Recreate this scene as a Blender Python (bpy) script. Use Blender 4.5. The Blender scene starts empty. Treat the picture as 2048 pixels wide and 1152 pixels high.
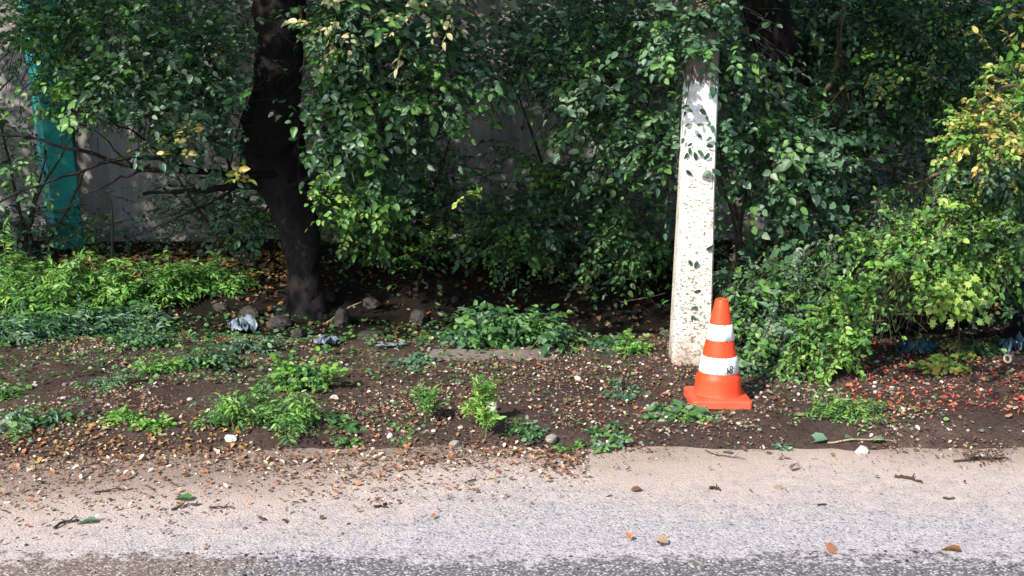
import bpy, math, random
import numpy as np
from mathutils import Vector, Matrix

random.seed(7)
RNG = np.random.default_rng(7)
SC = bpy.context.scene
COL = SC.collection

# ------------------------------------------------------------------ camera
F = 2400.0
PITCH = math.radians(10.9)
CAMZ = 1.6
cam_d = bpy.data.cameras.new('camera')
cam = bpy.data.objects.new('camera', cam_d)
COL.objects.link(cam)
cam.location = (0, 0, CAMZ)
cam.rotation_euler = (math.radians(90) - PITCH, 0, 0)
cam_d.sensor_width = 36
cam_d.lens = 36 * F / 2048
cam_d.clip_end = 2000
SC.camera = cam

# ------------------------------------------------------------------ light
SUN = np.array([-0.46, -0.62, 0.62]); SUN /= np.linalg.norm(SUN)
w = bpy.data.worlds.new('World'); SC.world = w; w.use_nodes = True
nt = w.node_tree
bg = nt.nodes['Background']
sky = nt.nodes.new('ShaderNodeTexSky'); sky.sky_type = 'NISHITA'; sky.sun_disc = False
sky.sun_elevation = math.asin(SUN[2])
sky.sun_rotation = math.atan2(SUN[0], SUN[1])
sky.air_density = 1.0; sky.dust_density = 1.0
nt.links.new(sky.outputs[0], bg.inputs[0])
bg.inputs[1].default_value = 0.15
sun_d = bpy.data.lights.new('sun', 'SUN'); sun = bpy.data.objects.new('sun', sun_d); COL.objects.link(sun)
sun_d.energy = 4.3; sun_d.angle = math.radians(0.6); sun_d.color = (1.0, 0.93, 0.83)
sun.rotation_euler = Vector(SUN).to_track_quat('Z', 'Y').to_euler()
sun.location = (-6, -8, 9)
vs = SC.view_settings
vs.view_transform = 'Standard'; vs.look = 'None'; vs.gamma = 1.0; vs.use_curve_mapping = False
vs.exposure = 1.0
SC.cycles.max_bounces = 6
SC.cycles.diffuse_bounces = 3
SC.cycles.transmission_bounces = 4
SC.cycles.transparent_max_bounces = 4

# ------------------------------------------------------------------ projection helpers
FW = np.array([0, math.cos(PITCH), -math.sin(PITCH)])
UP = np.array([0, math.sin(PITCH), math.cos(PITCH)])
def at(px, py, Y):
    u = (px - 1024) / F; v = -(py - 576) / F
    d = FW + np.array([u, 0, 0]) + v * UP
    t = Y / d[1]
    return np.array([0, 0, CAMZ]) + d * t
def project(P):
    Q = P - np.array([0, 0, CAMZ])
    z = Q @ FW
    return 1024 + F * Q[:, 0] / z, 576 - F * (Q @ UP) / z, z
def m_per_px(Y): return Y * 1.02 / F

# ------------------------------------------------------------------ noise
def _hash(ix, iy, s):
    n = (ix.astype(np.int64) * 374761393 + iy.astype(np.int64) * 668265263 + s * 1274126177) & 0x7fffffff
    n = ((n ^ (n >> 13)) * 1274126177) & 0x7fffffff
    n = (n ^ (n >> 16)) & 0x7fffffff
    return n / 0x7fffffff * 2 - 1
def vnoise(x, y, s=0):
    x = np.asarray(x, float); y = np.asarray(y, float)
    ix = np.floor(x); iy = np.floor(y); fx = x - ix; fy = y - iy
    fx = fx * fx * (3 - 2 * fx); fy = fy * fy * (3 - 2 * fy)
    a = _hash(ix, iy, s); b = _hash(ix + 1, iy, s); c = _hash(ix, iy + 1, s); d = _hash(ix + 1, iy + 1, s)
    return (a * (1 - fx) + b * fx) * (1 - fy) + (c * (1 - fx) + d * fx) * fy
def fbm(x, y, o=4, s=0):
    v = 0; a = 0.5
    for i in range(o):
        v = v + a * vnoise(x * 2 ** i, y * 2 ** i, s + i); a *= 0.5
    return v
def ss(a, b, x):
    t = np.clip((x - a) / (b - a), 0, 1); return t * t * (3 - 2 * t)

def ground_h(x, y):
    x = np.asarray(x, float); y = np.asarray(y, float)
    ye = 4.67 + 0.10 * fbm(x * 1.7, y * 0 + 3, 3, 5) + 0.06 * fbm(x * 9, y * 7, 3, 8) - 0.10 * ss(-0.4, -2.2, x)
    rise = ss(ye - 0.06, ye + 0.30, y)
    h = -0.035 + 0.07 * rise
    near = (y > 4) & (y < 14)
    h = h + rise * near * (0.035 * fbm(x * 1.6, y * 1.6, 4, 11) + 0.014 * fbm(x * 9, y * 9, 3, 21))
    left = ss(-0.6, -1.6, x)
    dit = ss(6.55, 7.15, y) * (1 - ss(7.65 - 0.5 * left, 8.2 + 0.5 * left, y))
    h = h - dit * (0.15 - 0.03 * left)
    h = h + 0.075 * ss(7.5, 8.3, y)
    return h
def gh(x, y): return float(ground_h(np.array([x]), np.array([y]))[0])
def gpt(px, py):
    """point where the view ray through a pixel meets the ground"""
    z = 0.0
    for _ in range(12):
        u = (px - 1024) / F; v = -(py - 576) / F
        d = FW + np.array([u, 0, 0]) + v * UP
        t = (z - CAMZ) / d[2]
        p = np.array([0, 0, CAMZ]) + d * t
        z = 0.5 * z + 0.5 * gh(p[0], p[1])
    p[2] = gh(p[0], p[1]); return p

# ------------------------------------------------------------------ object helpers
def tag(o, label=None, cat=None, group=None, kind=None):
    if label: o['label'] = label
    if cat: o['category'] = cat
    if group: o['group'] = group
    if kind: o['kind'] = kind
    return o
def empty(name, loc, label, cat, group=None):
    o = bpy.data.objects.new(name, None); o.empty_display_size = 0.1
    COL.objects.link(o); o.location = tuple(loc)
    return tag(o, label, cat, group)
def link(name, me, parent=None, loc=None):
    o = bpy.data.objects.new(name, me); COL.objects.link(o)
    if parent is not None: o.parent = parent
    if loc is not None: o.location = tuple(loc)
    return o
def mesh_np(name, V, Fc, mat, cols=None, smooth=False):
    """V (n,3), Fc (m,k) of a single k"""
    V = np.asarray(V, np.float32); Fc = np.asarray(Fc, np.int32)
    me = bpy.data.meshes.new(name)
    n, (m, k) = len(V), Fc.shape
    me.vertices.add(n); me.vertices.foreach_set('co', V.ravel())
    me.loops.add(m * k); me.loops.foreach_set('vertex_index', Fc.ravel())
    me.polygons.add(m)
    me.polygons.foreach_set('loop_start', np.arange(0, m * k, k, dtype=np.int32))
    me.polygons.foreach_set('loop_total', np.full(m, k, np.int32))
    me.update(calc_edges=True)
    if smooth: me.polygons.foreach_set('use_smooth', np.ones(m, bool))
    if cols is not None:
        a = me.attributes.new('leaf_colour', 'FLOAT_COLOR', 'POINT')
        c = np.ones((n, 4), np.float32); c[:, :3] = cols
        a.data.foreach_set('color', c.ravel())
    me.materials.append(mat)
    return me

class Acc:
    """collects polygons (mixed tris and quads) for one mesh"""
    def __init__(s): s.V = []; s.F = []; s.n = 0
    def add(s, V, Fc):
        s.V.append(np.asarray(V, float)); s.F += [tuple(i + s.n for i in f) for f in Fc]; s.n += len(V)
    def mesh(s, name, mat, origin=(0, 0, 0), smooth=False):
        me = bpy.data.meshes.new(name)
        V = np.concatenate(s.V) - np.asarray(origin)
        me.from_pydata(V.tolist(), [], s.F); me.update()
        if smooth: me.polygons.foreach_set('use_smooth', [True] * len(me.polygons))
        me.materials.append(mat); return me

def tube(acc, pts, rad, sides=8, rough=0.0, cap=True, seed=0):
    pts = np.asarray(pts, float); rad = np.asarray(rad, float); n = len(pts)
    T = np.gradient(pts, axis=0); T /= np.linalg.norm(T, axis=1)[:, None] + 1e-9
    ref = np.array([0, 1, 0]) if abs(T[0][1]) < 0.9 else np.array([1, 0, 0])
    A = np.cross(T, ref); A /= np.linalg.norm(A, axis=1)[:, None] + 1e-9
    B = np.cross(T, A)
    ang = np.linspace(0, 2 * math.pi, sides, endpoint=False)
    R = rad[:, None] * np.ones((1, sides))
    if rough:
        r = np.random.default_rng(seed)
        R = R * (1 + rough * (fbm(np.cos(ang)[None, :] * 1.5 + seed, np.arange(n)[:, None] * 0.6 + np.sin(ang)[None, :] * 1.5, 3, seed)) * 2)
    V = pts[:, None] + R[..., None] * (np.cos(ang)[None, :, None] * A[:, None] + np.sin(ang)[None, :, None] * B[:, None])
    V = V.reshape(-1, 3); Fc = []
    for i in range(n - 1):
        for j in range(sides):
            k = (j + 1) % sides
            Fc.append((i * sides + j, i * sides + k, (i + 1) * sides + k, (i + 1) * sides + j))
    if cap:
        Fc.append(tuple(range(sides - 1, -1, -1))); Fc.append(tuple((n - 1) * sides + j for j in range(sides)))
    acc.add(V, Fc)
def curve_pts(ctrl, n, wob=0.0, seed=0):
    ctrl = np.asarray(ctrl, float); k = len(ctrl)
    t = np.linspace(0, k - 1, n); out = []
    for a in t:
        i = min(int(a), k - 2); f = a - i
        p0 = ctrl[max(i - 1, 0)]; p1 = ctrl[i]; p2 = ctrl[i + 1]; p3 = ctrl[min(i + 2, k - 1)]
        out.append(0.5 * ((2 * p1) + (p2 - p0) * f + (2 * p0 - 5 * p1 + 4 * p2 - p3) * f * f + (3 * p1 - p0 - 3 * p2 + p3) * f ** 3))
    out = np.array(out)
    if wob:
        r = np.random.default_rng(seed)
        w_ = r.normal(0, wob, out.shape[:1] + (3,)); w_[0] = 0
        out[:, :3] += w_
    return out

# ------------------------------------------------------------------ materials
def mat_new(name):
    m = bpy.data.materials.new(name); m.use_nodes = True
    t = m.node_tree; b = t.nodes['Principled BSDF']
    return m, t, b
def N(t, typ, **kw):
    n = t.nodes.new(typ)
    for k, v in kw.items(): setattr(n, k, v)
    return n
def noise(t, scale, detail=4, rough=0.6, coord='Object', vec=None):
    n = N(t, 'ShaderNodeTexNoise'); n.inputs['Scale'].default_value = scale
    n.inputs['Detail'].default_value = detail; n.inputs['Roughness'].default_value = rough
    if vec is None:
        c = N(t, 'ShaderNodeTexCoord'); vec = c.outputs[coord]
    t.links.new(vec, n.inputs['Vector']); return n
def ramp(t, inp, stops):
    r = N(t, 'ShaderNodeValToRGB'); e = r.color_ramp.elements
    e[0].position = stops[0][0]; e[0].color = stops[0][1] if len(stops[0][1]) == 4 else (*stops[0][1], 1)
    e[1].position = stops[-1][0]; e[1].color = (*stops[-1][1], 1)
    for p, c in stops[1:-1]:
        x = e.new(p); x.color = (*c, 1)
    t.links.new(inp, r.inputs[0]); return r.outputs[0]
def mixc(t, fac, a, b, typ='MIX'):
    m = N(t, 'ShaderNodeMix', data_type='RGBA', blend_type=typ)
    def s(i, v):
        if hasattr(v, 'is_output') or isinstance(v, bpy.types.NodeSocket): t.links.new(v, i)
        else: i.default_value = v if isinstance(v, (int, float)) else (*v, 1)
    s(m.inputs[0], fac); s(m.inputs[6], a); s(m.inputs[7], b)
    return m.outputs[2]
def mth(t, op, a, b=None, clamp=False):
    m = N(t, 'ShaderNodeMath', operation=op, use_clamp=clamp)
    for i, v in enumerate([a, b]):
        if v is None: continue
        if isinstance(v, (int, float)): m.inputs[i].default_value = v
        else: t.links.new(v, m.inputs[i])
    return m.outputs[0]
def bump(t, b, h, strength=0.5, dist=0.01):
    n = N(t, 'ShaderNodeBump'); n.inputs['Strength'].default_value = strength; n.inputs['Distance'].default_value = dist
    t.links.new(h, n.inputs['Height']); t.links.new(n.outputs[0], b.inputs['Normal'])

def mat_leaf(name, trans=0.3, rough=0.48, spec=0.55):
    m, t, b = mat_new(name)
    a = N(t, 'ShaderNodeAttribute'); a.attribute_name = 'leaf_colour'
    nz = noise(t, 40, 2)
    c = mixc(t, 0.45, a.outputs['Color'], ramp(t, nz.outputs[0], [(0.3, (0.7, 0.7, 0.72)), (0.7, (1.35, 1.35, 1.35))]), 'MULTIPLY')
    t.links.new(c, b.inputs['Base Color'])
    b.inputs['Roughness'].default_value = rough
    b.inputs['Specular IOR Level'].default_value = spec
    tr = N(t, 'ShaderNodeBsdfTranslucent'); t.links.new(mixc(t, 0.6, c, (1.25, 1.6, 0.5), 'MULTIPLY'), tr.inputs[0])
    mx = N(t, 'ShaderNodeMixShader'); mx.inputs[0].default_value = trans
    t.links.new(b.outputs[0], mx.inputs[1]); t.links.new(tr.outputs[0], mx.inputs[2])
    t.links.new(mx.outputs[0], t.nodes['Material Output'].inputs[0])
    return m
M_LEAF = mat_leaf('leaf_green')
M_DRY = mat_leaf('leaf_dry', 0.1, 0.7, 0.15)

def mat_bark(name, c0, c1, sc=14):
    m, t, b = mat_new(name)
    mp = N(t, 'ShaderNodeMapping'); mp.inputs['Scale'].default_value = (1, 1, 0.3)
    tc = N(t, 'ShaderNodeTexCoord'); t.links.new(tc.outputs['Object'], mp.inputs[0])
    nz = noise(t, sc, 6, 0.7, vec=mp.outputs[0])
    t.links.new(ramp(t, nz.outputs[0], [(0.35, c0), (0.65, c1)]), b.inputs['Base Color'])
    b.inputs['Roughness'].default_value = 0.9; b.inputs['Specular IOR Level'].default_value = 0.15
    bump(t, b, nz.outputs[0], 0.9, 0.03)
    return m
M_BARK = mat_bark('dark_bark', (0.006, 0.0055, 0.006), (0.022, 0.019, 0.019))
M_BARK2 = mat_bark('pale_bark', (0.06, 0.05, 0.035), (0.16, 0.13, 0.09), 25)
M_TWIG = mat_bark('twig_bark', (0.03, 0.022, 0.016), (0.09, 0.065, 0.045), 40)
M_STALK = mat_bark('weed_stalk', (0.05, 0.07, 0.02), (0.16, 0.17, 0.06), 40)
M_PALETWIG = mat_bark('pale_dry_twig', (0.25, 0.2, 0.12), (0.5, 0.42, 0.28), 40)

def mat_ground():
    m, t, b = mat_new('soil')
    n1 = noise(t, 2.2, 5); n2 = noise(t, 30, 6, 0.75); n3 = noise(t, 150, 3, 0.7)
    c = ramp(t, n1.outputs[0], [(0.3, (0.054, 0.038, 0.033)), (0.55, (0.092, 0.064, 0.055)), (0.75, (0.145, 0.103, 0.09))])
    c = mixc(t, 0.8, c, ramp(t, n2.outputs[0], [(0.3, (0.45, 0.45, 0.48)), (0.7, (1.5, 1.42, 1.35))]), 'MULTIPLY')
    c = mixc(t, ramp(t, n3.outputs[0], [(0.62, (0, 0, 0)), (0.70, (1, 1, 1))]), c, (0.30, 0.23, 0.18))
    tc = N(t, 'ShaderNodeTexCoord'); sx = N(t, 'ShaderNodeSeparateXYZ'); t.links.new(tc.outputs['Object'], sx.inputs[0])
    ditch_shade = N(t, 'ShaderNodeMapRange'); ditch_shade.inputs['From Min'].default_value = 6.5; ditch_shade.inputs['From Max'].default_value = 7.1
    t.links.new(mth(t, 'ADD', sx.outputs[1], mth(t, 'MULTIPLY', mth(t, 'SUBTRACT', n1.outputs[0], 0.5), 1.2)), ditch_shade.inputs[0])
    c = mixc(t, ditch_shade.outputs[0], c, mixc(t, n2.outputs[0], (0.006, 0.005, 0.0045), (0.026, 0.018, 0.014)))  # soil painted near-black from the ditch back, standing in for shade
    t.links.new(c, b.inputs['Base Color'])
    b.inputs['Roughness'].default_value = 0.95; b.inputs['Specular IOR Level'].default_value = 0.1
    h = mth(t, 'ADD', mth(t, 'MULTIPLY', n2.outputs[0], 1.0), mth(t, 'MULTIPLY', n3.outputs[0], 0.4))
    bump(t, b, h, 1.0, 0.03)
    return m
def mat_road():
    m, t, b = mat_new('worn_asphalt')
    tc = N(t, 'ShaderNodeTexCoord'); sx = N(t, 'ShaderNodeSeparateXYZ'); t.links.new(tc.outputs['Object'], sx.inputs[0])
    X, Y = sx.outputs[0], sx.outputs[1]
    v = N(t, 'ShaderNodeTexVoronoi'); v.inputs['Scale'].default_value = 135; t.links.new(tc.outputs['Object'], v.inputs['Vector'])
    v2 = N(t, 'ShaderNodeTexVoronoi'); v2.inputs['Scale'].default_value = 42; t.links.new(tc.outputs['Object'], v2.inputs['Vector'])
    sv = N(t, 'ShaderNodeSeparateColor'); t.links.new(v.outputs['Color'], sv.inputs[0])
    agg = ramp(t, sv.outputs[0], [(0.0, (0.12, 0.11, 0.12)), (0.16, (0.30, 0.275, 0.285)), (0.6, (0.375, 0.345, 0.355)), (1.0, (0.47, 0.435, 0.45))])
    big = noise(t, 1.3, 4); fine = noise(t, 260, 2, 0.7); mid = noise(t, 12, 5, 0.7)
    c = mixc(t, 0.75, agg, ramp(t, mid.outputs[0], [(0.3, (0.74, 0.74, 0.76)), (0.7, (1.12, 1.12, 1.12))]), 'MULTIPLY')
    c = mixc(t, 0.5, c, ramp(t, fine.outputs[0], [(0.35, (0.55, 0.55, 0.55)), (0.6, (1.2, 1.2, 1.2))]), 'MULTIPLY')
    # pale brown dust blown over the edge of the asphalt
    wob = mth(t, 'ADD', mth(t, 'MULTIPLY', mth(t, 'SUBTRACT', big.outputs[0], 0.5), 0.9), mth(t, 'MULTIPLY', mth(t, 'SUBTRACT', mid.outputs[0], 0.5), 0.9))
    lean = mth(t, 'MULTIPLY', mth(t, 'MINIMUM', mth(t, 'ADD', X, -0.1), 0.0), -0.31)
    yy = mth(t, 'ADD', mth(t, 'ADD', Y, wob), lean)
    mr = N(t, 'ShaderNodeMapRange'); mr.inputs['From Min'].default_value = 3.98; mr.inputs['From Max'].default_value = 4.58
    t.links.new(yy, mr.inputs[0])
    dust = mixc(t, 0.6, (0.46, 0.365, 0.315), ramp(t, mid.outputs[0], [(0.3, (0.7, 0.68, 0.66)), (0.7, (1.15, 1.15, 1.15))]), 'MULTIPLY')
    dust = mixc(t, 0.35, dust, ramp(t, fine.outputs[0], [(0.35, (0.5, 0.5, 0.5)), (0.6, (1.2, 1.2, 1.2))]), 'MULTIPLY')
    c = mixc(t, mth(t, 'MULTIPLY', mr.outputs[0], 0.82), c, dust)
    # brown soil spread at the very edge
    mr2 = N(t, 'ShaderNodeMapRange'); mr2.inputs['From Min'].default_value = 4.50; mr2.inputs['From Max'].default_value = 4.92
    t.links.new(yy, mr2.inputs[0])
    c = mixc(t, mth(t, 'MULTIPLY', mr2.outputs[0], 0.7), c, (0.15, 0.10, 0.078))
    # patch of coarse dark tarmac in front
    wob3 = mth(t, 'MULTIPLY', mth(t, 'SUBTRACT', mid.outputs[0], 0.5), 0.45)
    wob4 = mth(t, 'MULTIPLY', mth(t, 'SUBTRACT', big.outputs[0], 0.5), 0.3)
    y3 = mth(t, 'ADD', mth(t, 'ADD', Y, wob3), wob4)
    v3 = mth(t, 'MULTIPLY', mth(t, 'SUBTRACT', v2.outputs['Distance'], 0.4), 0.12)
    mr3 = N(t, 'ShaderNodeMapRange'); mr3.inputs['From Min'].default_value = 3.70; mr3.inputs['From Max'].default_value = 3.65
    t.links.new(mth(t, 'ADD', y3, v3), mr3.inputs[0])
    mrx = N(t, 'ShaderNodeMapRange'); mrx.inputs['From Min'].default_value = -0.75; mrx.inputs['From Max'].default_value = -1.0
    t.links.new(mth(t, 'ADD', X, wob3), mrx.inputs[0])
    darkc = mixc(t, mrx.outputs[0], ramp(t, sv.outputs[1], [(0.0, (0.035, 0.033, 0.038)), (0.7, (0.13, 0.12, 0.125)), (1.0, (0.42, 0.4, 0.4))]),
                 ramp(t, sv.outputs[1], [(0.0, (0.07, 0.05, 0.04)), (0.7, (0.16, 0.12, 0.10)), (1.0, (0.4, 0.34, 0.3))]))
    c = mixc(t, mth(t, 'MULTIPLY', mr3.outputs[0], 0.9), c, darkc)
    t.links.new(c, b.inputs['Base Color'])
    b.inputs['Roughness'].default_value = 0.85; b.inputs['Specular IOR Level'].default_value = 0.25
    h = mth(t, 'ADD', mth(t, 'MULTIPLY', v.outputs['Distance'], -0.8), mth(t, 'MULTIPLY', fine.outputs[0], 0.6))
    bump(t, b, h, 0.55, 0.006)
    return m
def mat_plain(name, col, rough=0.6, spec=0.4, nsc=20, lo=0.75, hi=1.15, bmp=0.2, dist=0.005, trans=0.0):
    m, t, b = mat_new(name)
    nz = noise(t, nsc, 5, 0.65)
    c = mixc(t, 1.0, col, ramp(t, nz.outputs[0], [(0.3, (lo,) * 3), (0.7, (hi,) * 3)]), 'MULTIPLY')
    t.links.new(c, b.inputs['Base Color'])
    b.inputs['Roughness'].default_value = rough; b.inputs['Specular IOR Level'].default_value = spec
    if trans:
        tr = N(t, 'ShaderNodeBsdfTranslucent'); t.links.new(c, tr.inputs[0])
        mx = N(t, 'ShaderNodeMixShader'); mx.inputs[0].default_value = trans
        t.links.new(b.outputs[0], mx.inputs[1]); t.links.new(tr.outputs[0], mx.inputs[2])
        t.links.new(mx.outputs[0], t.nodes['Material Output'].inputs[0])
    bump(t, b, nz.outputs[0], bmp, dist)
    return m
def mat_pole():
    m, t, b = mat_new('whitewashed_concrete')
    tc = N(t, 'ShaderNodeTexCoord'); sx = N(t, 'ShaderNodeSeparateXYZ'); t.links.new(tc.outputs['Object'], sx.inputs[0])
    Z = sx.outputs[2]
    mp = N(t, 'ShaderNodeMapping'); mp.inputs['Scale'].default_value = (1, 1, 1.7); t.links.new(tc.outputs['Object'], mp.inputs[0])
    n1 = noise(t, 55, 3, 0.6, vec=mp.outputs[0]); n2 = noise(t, 9, 4, 0.6); n3 = noise(t, 130, 2)
    st = N(t, 'ShaderNodeMapping'); st.inputs['Scale'].default_value = (1, 1, 0.12); t.links.new(tc.outputs['Object'], st.inputs[0])
    n4 = noise(t, 90, 3, 0.6, vec=st.outputs[0])
    # pits: more of them lower down
    thr = N(t, 'ShaderNodeMapRange'); thr.inputs['From Min'].default_value = 0.2; thr.inputs['From Max'].default_value = 1.4
    thr.inputs['To Min'].default_value = 0.45; thr.inputs['To Max'].default_value = 0.37
    t.links.new(Z, thr.inputs[0])
    lim = mth(t, 'ADD', thr.outputs[0], mth(t, 'MULTIPLY', mth(t, 'SUBTRACT', n2.outputs[0], 0.5), -0.12))
    pit = mth(t, 'MULTIPLY', mth(t, 'SUBTRACT', lim, n1.outputs[0]), 22.0, clamp=True)
    paint = mixc(t, 1.0, (0.56, 0.52, 0.47), ramp(t, n2.outputs[0], [(0.3, (0.80, 0.78, 0.74)), (0.7, (1.15, 1.15, 1.15))]), 'MULTIPLY')
    top = N(t, 'ShaderNodeMapRange'); top.inputs['From Min'].default_value = 0.85; top.inputs['From Max'].default_value = 1.25
    t.links.new(Z, top.inputs[0])
    paint = mixc(t, top.outputs[0], paint, (0.76, 0.76, 0.77))
    c = mixc(t, mth(t, 'MULTIPLY', pit, 0.85), paint, (0.10, 0.085, 0.07))
    c = mixc(t, ramp(t, noise(t, 16, 5, 0.75).outputs[0], [(0.54, (0, 0, 0)), (0.66, (0.45, 0.45, 0.45))]), c, (0.36, 0.33, 0.30))
    bare = ramp(t, n2.outputs[0], [(0.3, (0.10, 0.085, 0.07)), (0.7, (0.19, 0.165, 0.14))])
    edge = mth(t, 'ADD', Z, mth(t, 'MULTIPLY', mth(t, 'SUBTRACT', n4.outputs[0], 0.5), 0.28))
    e = N(t, 'ShaderNodeMapRange'); e.inputs['From Min'].default_value = 1.42; e.inputs['From Max'].default_value = 1.45
    t.links.new(edge, e.inputs[0])
    c = mixc(t, e.outputs[0], c, bare)
    dirt = N(t, 'ShaderNodeMapRange'); dirt.inputs['From Min'].default_value = 0.14; dirt.inputs['From Max'].default_value = 0.0
    dirt.inputs['To Max'].default_value = 0.75
    t.links.new(mth(t, 'ADD', Z, mth(t, 'MULTIPLY', mth(t, 'SUBTRACT', n2.outputs[0], 0.5), 0.2)), dirt.inputs[0])
    c = mixc(t, dirt.outputs[0], c, (0.30, 0.23, 0.18))
    t.links.new(c, b.inputs['Base Color']); b.inputs['Roughness'].default_value = 0.9; b.inputs['Specular IOR Level'].default_value = 0.15
    bump(t, b, mth(t, 'SUBTRACT', mth(t, 'MULTIPLY', n3.outputs[0], 0.3), pit), 0.6, 0.006)
    return m
def mat_wall():
    m, t, b = mat_new('old_concrete')
    n1 = noise(t, 1.6, 6, 0.65); n2 = noise(t, 40, 4)
    st = N(t, 'ShaderNodeMapping'); st.inputs['Scale'].default_value = (3, 3, 0.35)
    tc = N(t, 'ShaderNodeTexCoord'); t.links.new(tc.outputs['Object'], st.inputs[0])
    n3 = noise(t, 3, 5, 0.7, vec=st.outputs[0])
    c = ramp(t, n1.outputs[0], [(0.3, (0.15, 0.138, 0.14)), (0.7, (0.29, 0.265, 0.265))])
    c = mixc(t, 0.7, c, ramp(t, n3.outputs[0], [(0.35, (0.5, 0.5, 0.48)), (0.6, (1.1, 1.1, 1.1))]), 'MULTIPLY')
    t.links.new(c, b.inputs['Base Color']); b.inputs['Roughness'].default_value = 0.9
    bump(t, b, n2.outputs[0], 0.5, 0.01)
    return m
def mat_cone(name, col, dirt):
    m, t, b = mat_new(name)
    n1 = noise(t, 14, 5, 0.7); n2 = noise(t, 90, 3)
    c = mixc(t, ramp(t, n1.outputs[0], [(0.42, (0, 0, 0)), (0.8, (0.8, 0.8, 0.8))]), col, dirt)
    tc = N(t, 'ShaderNodeTexCoord'); sx = N(t, 'ShaderNodeSeparateXYZ'); t.links.new(tc.outputs['Object'], sx.inputs[0])
    g_ = N(t, 'ShaderNodeMapRange'); g_.inputs['From Min'].default_value = 0.10; g_.inputs['From Max'].default_value = -0.02; g_.inputs['To Max'].default_value = 0.42
    t.links.new(mth(t, 'ADD', sx.outputs[2], mth(t, 'MULTIPLY', mth(t, 'SUBTRACT', n1.outputs[0], 0.5), 0.22)), g_.inputs[0])
    c = mixc(t, g_.outputs[0], c, (0.34, 0.17, 0.12))
    n5 = noise(t, 60, 4, 0.7)
    c = mixc(t, ramp(t, n5.outputs[0], [(0.62, (0, 0, 0)), (0.72, (0.55, 0.55, 0.55))]), c, (0.20, 0.13, 0.10))
    t.links.new(c, b.inputs['Base Color']); b.inputs['Roughness'].default_value = 0.5
    b.inputs['Specular IOR Level'].default_value = 0.3
    bump(t, b, n2.outputs[0], 0.15, 0.003)
    return m
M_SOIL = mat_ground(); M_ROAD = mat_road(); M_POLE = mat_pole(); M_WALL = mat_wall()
M_ORANGE = mat_cone('orange_plastic', (0.82, 0.052, 0.010), (0.55, 0.065, 0.025))
M_WHITE = mat_cone('white_reflective_tape', (0.80, 0.80, 0.80), (0.55, 0.53, 0.50))
M_MARK = mat_plain('dark_print', (0.03, 0.045, 0.035), 0.6)
M_TEAL = mat_plain('chipped_teal_paint', (0.035, 0.36, 0.34), 0.5, 0.3, 7, 0.55, 1.25, 0.4, 0.01)
M_ROCK = mat_plain('earthy_rock', (0.05, 0.044, 0.04), 0.95, 0.1, 18, 0.5, 1.3, 0.9, 0.02)
M_STONE = mat_plain('grey_stone', (0.26, 0.235, 0.21), 0.85, 0.2, 25, 0.6, 1.25, 0.8, 0.01)
M_STONEW = mat_plain('pale_stone', (0.50, 0.45, 0.41), 0.85, 0.2, 30, 0.75, 1.15, 0.5, 0.005)
M_SLAB = mat_plain('slab_concrete', (0.17, 0.135, 0.125), 0.9, 0.2, 25, 0.6, 1.2, 0.7, 0.01)
M_GRAVEL = mat_plain('gravel', (0.36, 0.31, 0.27), 0.9, 0.15, 18, 0.35, 1.5, 0.3, 0.003)
M_BLUE = mat_plain('pale_blue_plastic', (0.24, 0.30, 0.37), 0.3, 0.5, 12, 0.8, 1.15, 0.3, 0.01, 0.3)
M_DBLUE = mat_plain('dark_blue_plastic', (0.035, 0.08, 0.12), 0.3, 0.5, 12, 0.7, 1.3, 0.3, 0.01, 0.1)
M_WOOD = mat_plain('grey_stake_wood', (0.06, 0.05, 0.04), 0.9, 0.1, 40)
M_LID = mat_plain('cream_plastic', (0.38, 0.32, 0.25), 0.4, 0.4)

# ------------------------------------------------------------------ leaves
def tmpl(outline, mid, droop=0.12, fold=0.10):
    """outline: list of (x, y) going round from the base; mid: (x, y)"""
    V = []
    for x, y in outline:
        V.append((x, y, abs(x) * fold * 2 - droop * y * y))
    V.append((mid[0], mid[1], -droop * mid[1] ** 2 - 0.0))
    n = len(outline); Fc = [(n, i, (i + 1) % n) for i in range(n)]
    return np.array(V), np.array(Fc)
OV = [(0, 0), (0.27, 0.17), (0.36, 0.45), (0.22, 0.78), (0, 1), (-0.22, 0.78), (-0.36, 0.45), (-0.27, 0.17)]
RD = [(0, 0), (0.36, 0.18), (0.46, 0.5), (0.28, 0.85), (0, 1), (-0.28, 0.85), (-0.46, 0.5), (-0.36, 0.18)]
LA = [(0, 0), (0.16, 0.3), (0.13, 0.65), (0, 1), (-0.13, 0.65), (-0.16, 0.3)]
MP = [(0, 0), (0.38, 0.02), (0.26, 0.22), (0.58, 0.42), (0.30, 0.50), (0.28, 0.78), (0.12, 0.68), (0, 1),
      (-0.12, 0.68), (-0.28, 0.78), (-0.30, 0.50), (-0.58, 0.42), (-0.26, 0.22), (-0.38, 0.02)]
SHAPES = {'ovate': tmpl(OV, (0, 0.45)), 'ovate_curled': tmpl(OV, (0, 0.45), 0.4, 0.22),
          'round': tmpl(RD, (0, 0.5), 0.15, 0.08), 'lance': tmpl(LA, (0, 0.4), 0.25, 0.2),
          'lobed': tmpl(MP, (0, 0.4), 0.15, 0.06), 'flake': tmpl([(0, 0), (0.3, 0.3), (0.22, 0.8), (-0.05, 1), (-0.32, 0.6)], (0.02, 0.45), -0.35, 0.3)}
_lm = {}
def leaf_mesh(shape, col, mat):
    k = (shape, tuple(round(float(c), 3) for c in col), mat.name)
    if k not in _lm:
        V, Fc = SHAPES[shape]
        _lm[k] = mesh_np('leaf', V, Fc, mat, cols=np.tile(col, (len(V), 1)))
    return _lm[k]
ALT = {'ovate': 'ovate_curled', 'round': 'ovate', 'lance': 'lance'}
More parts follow.
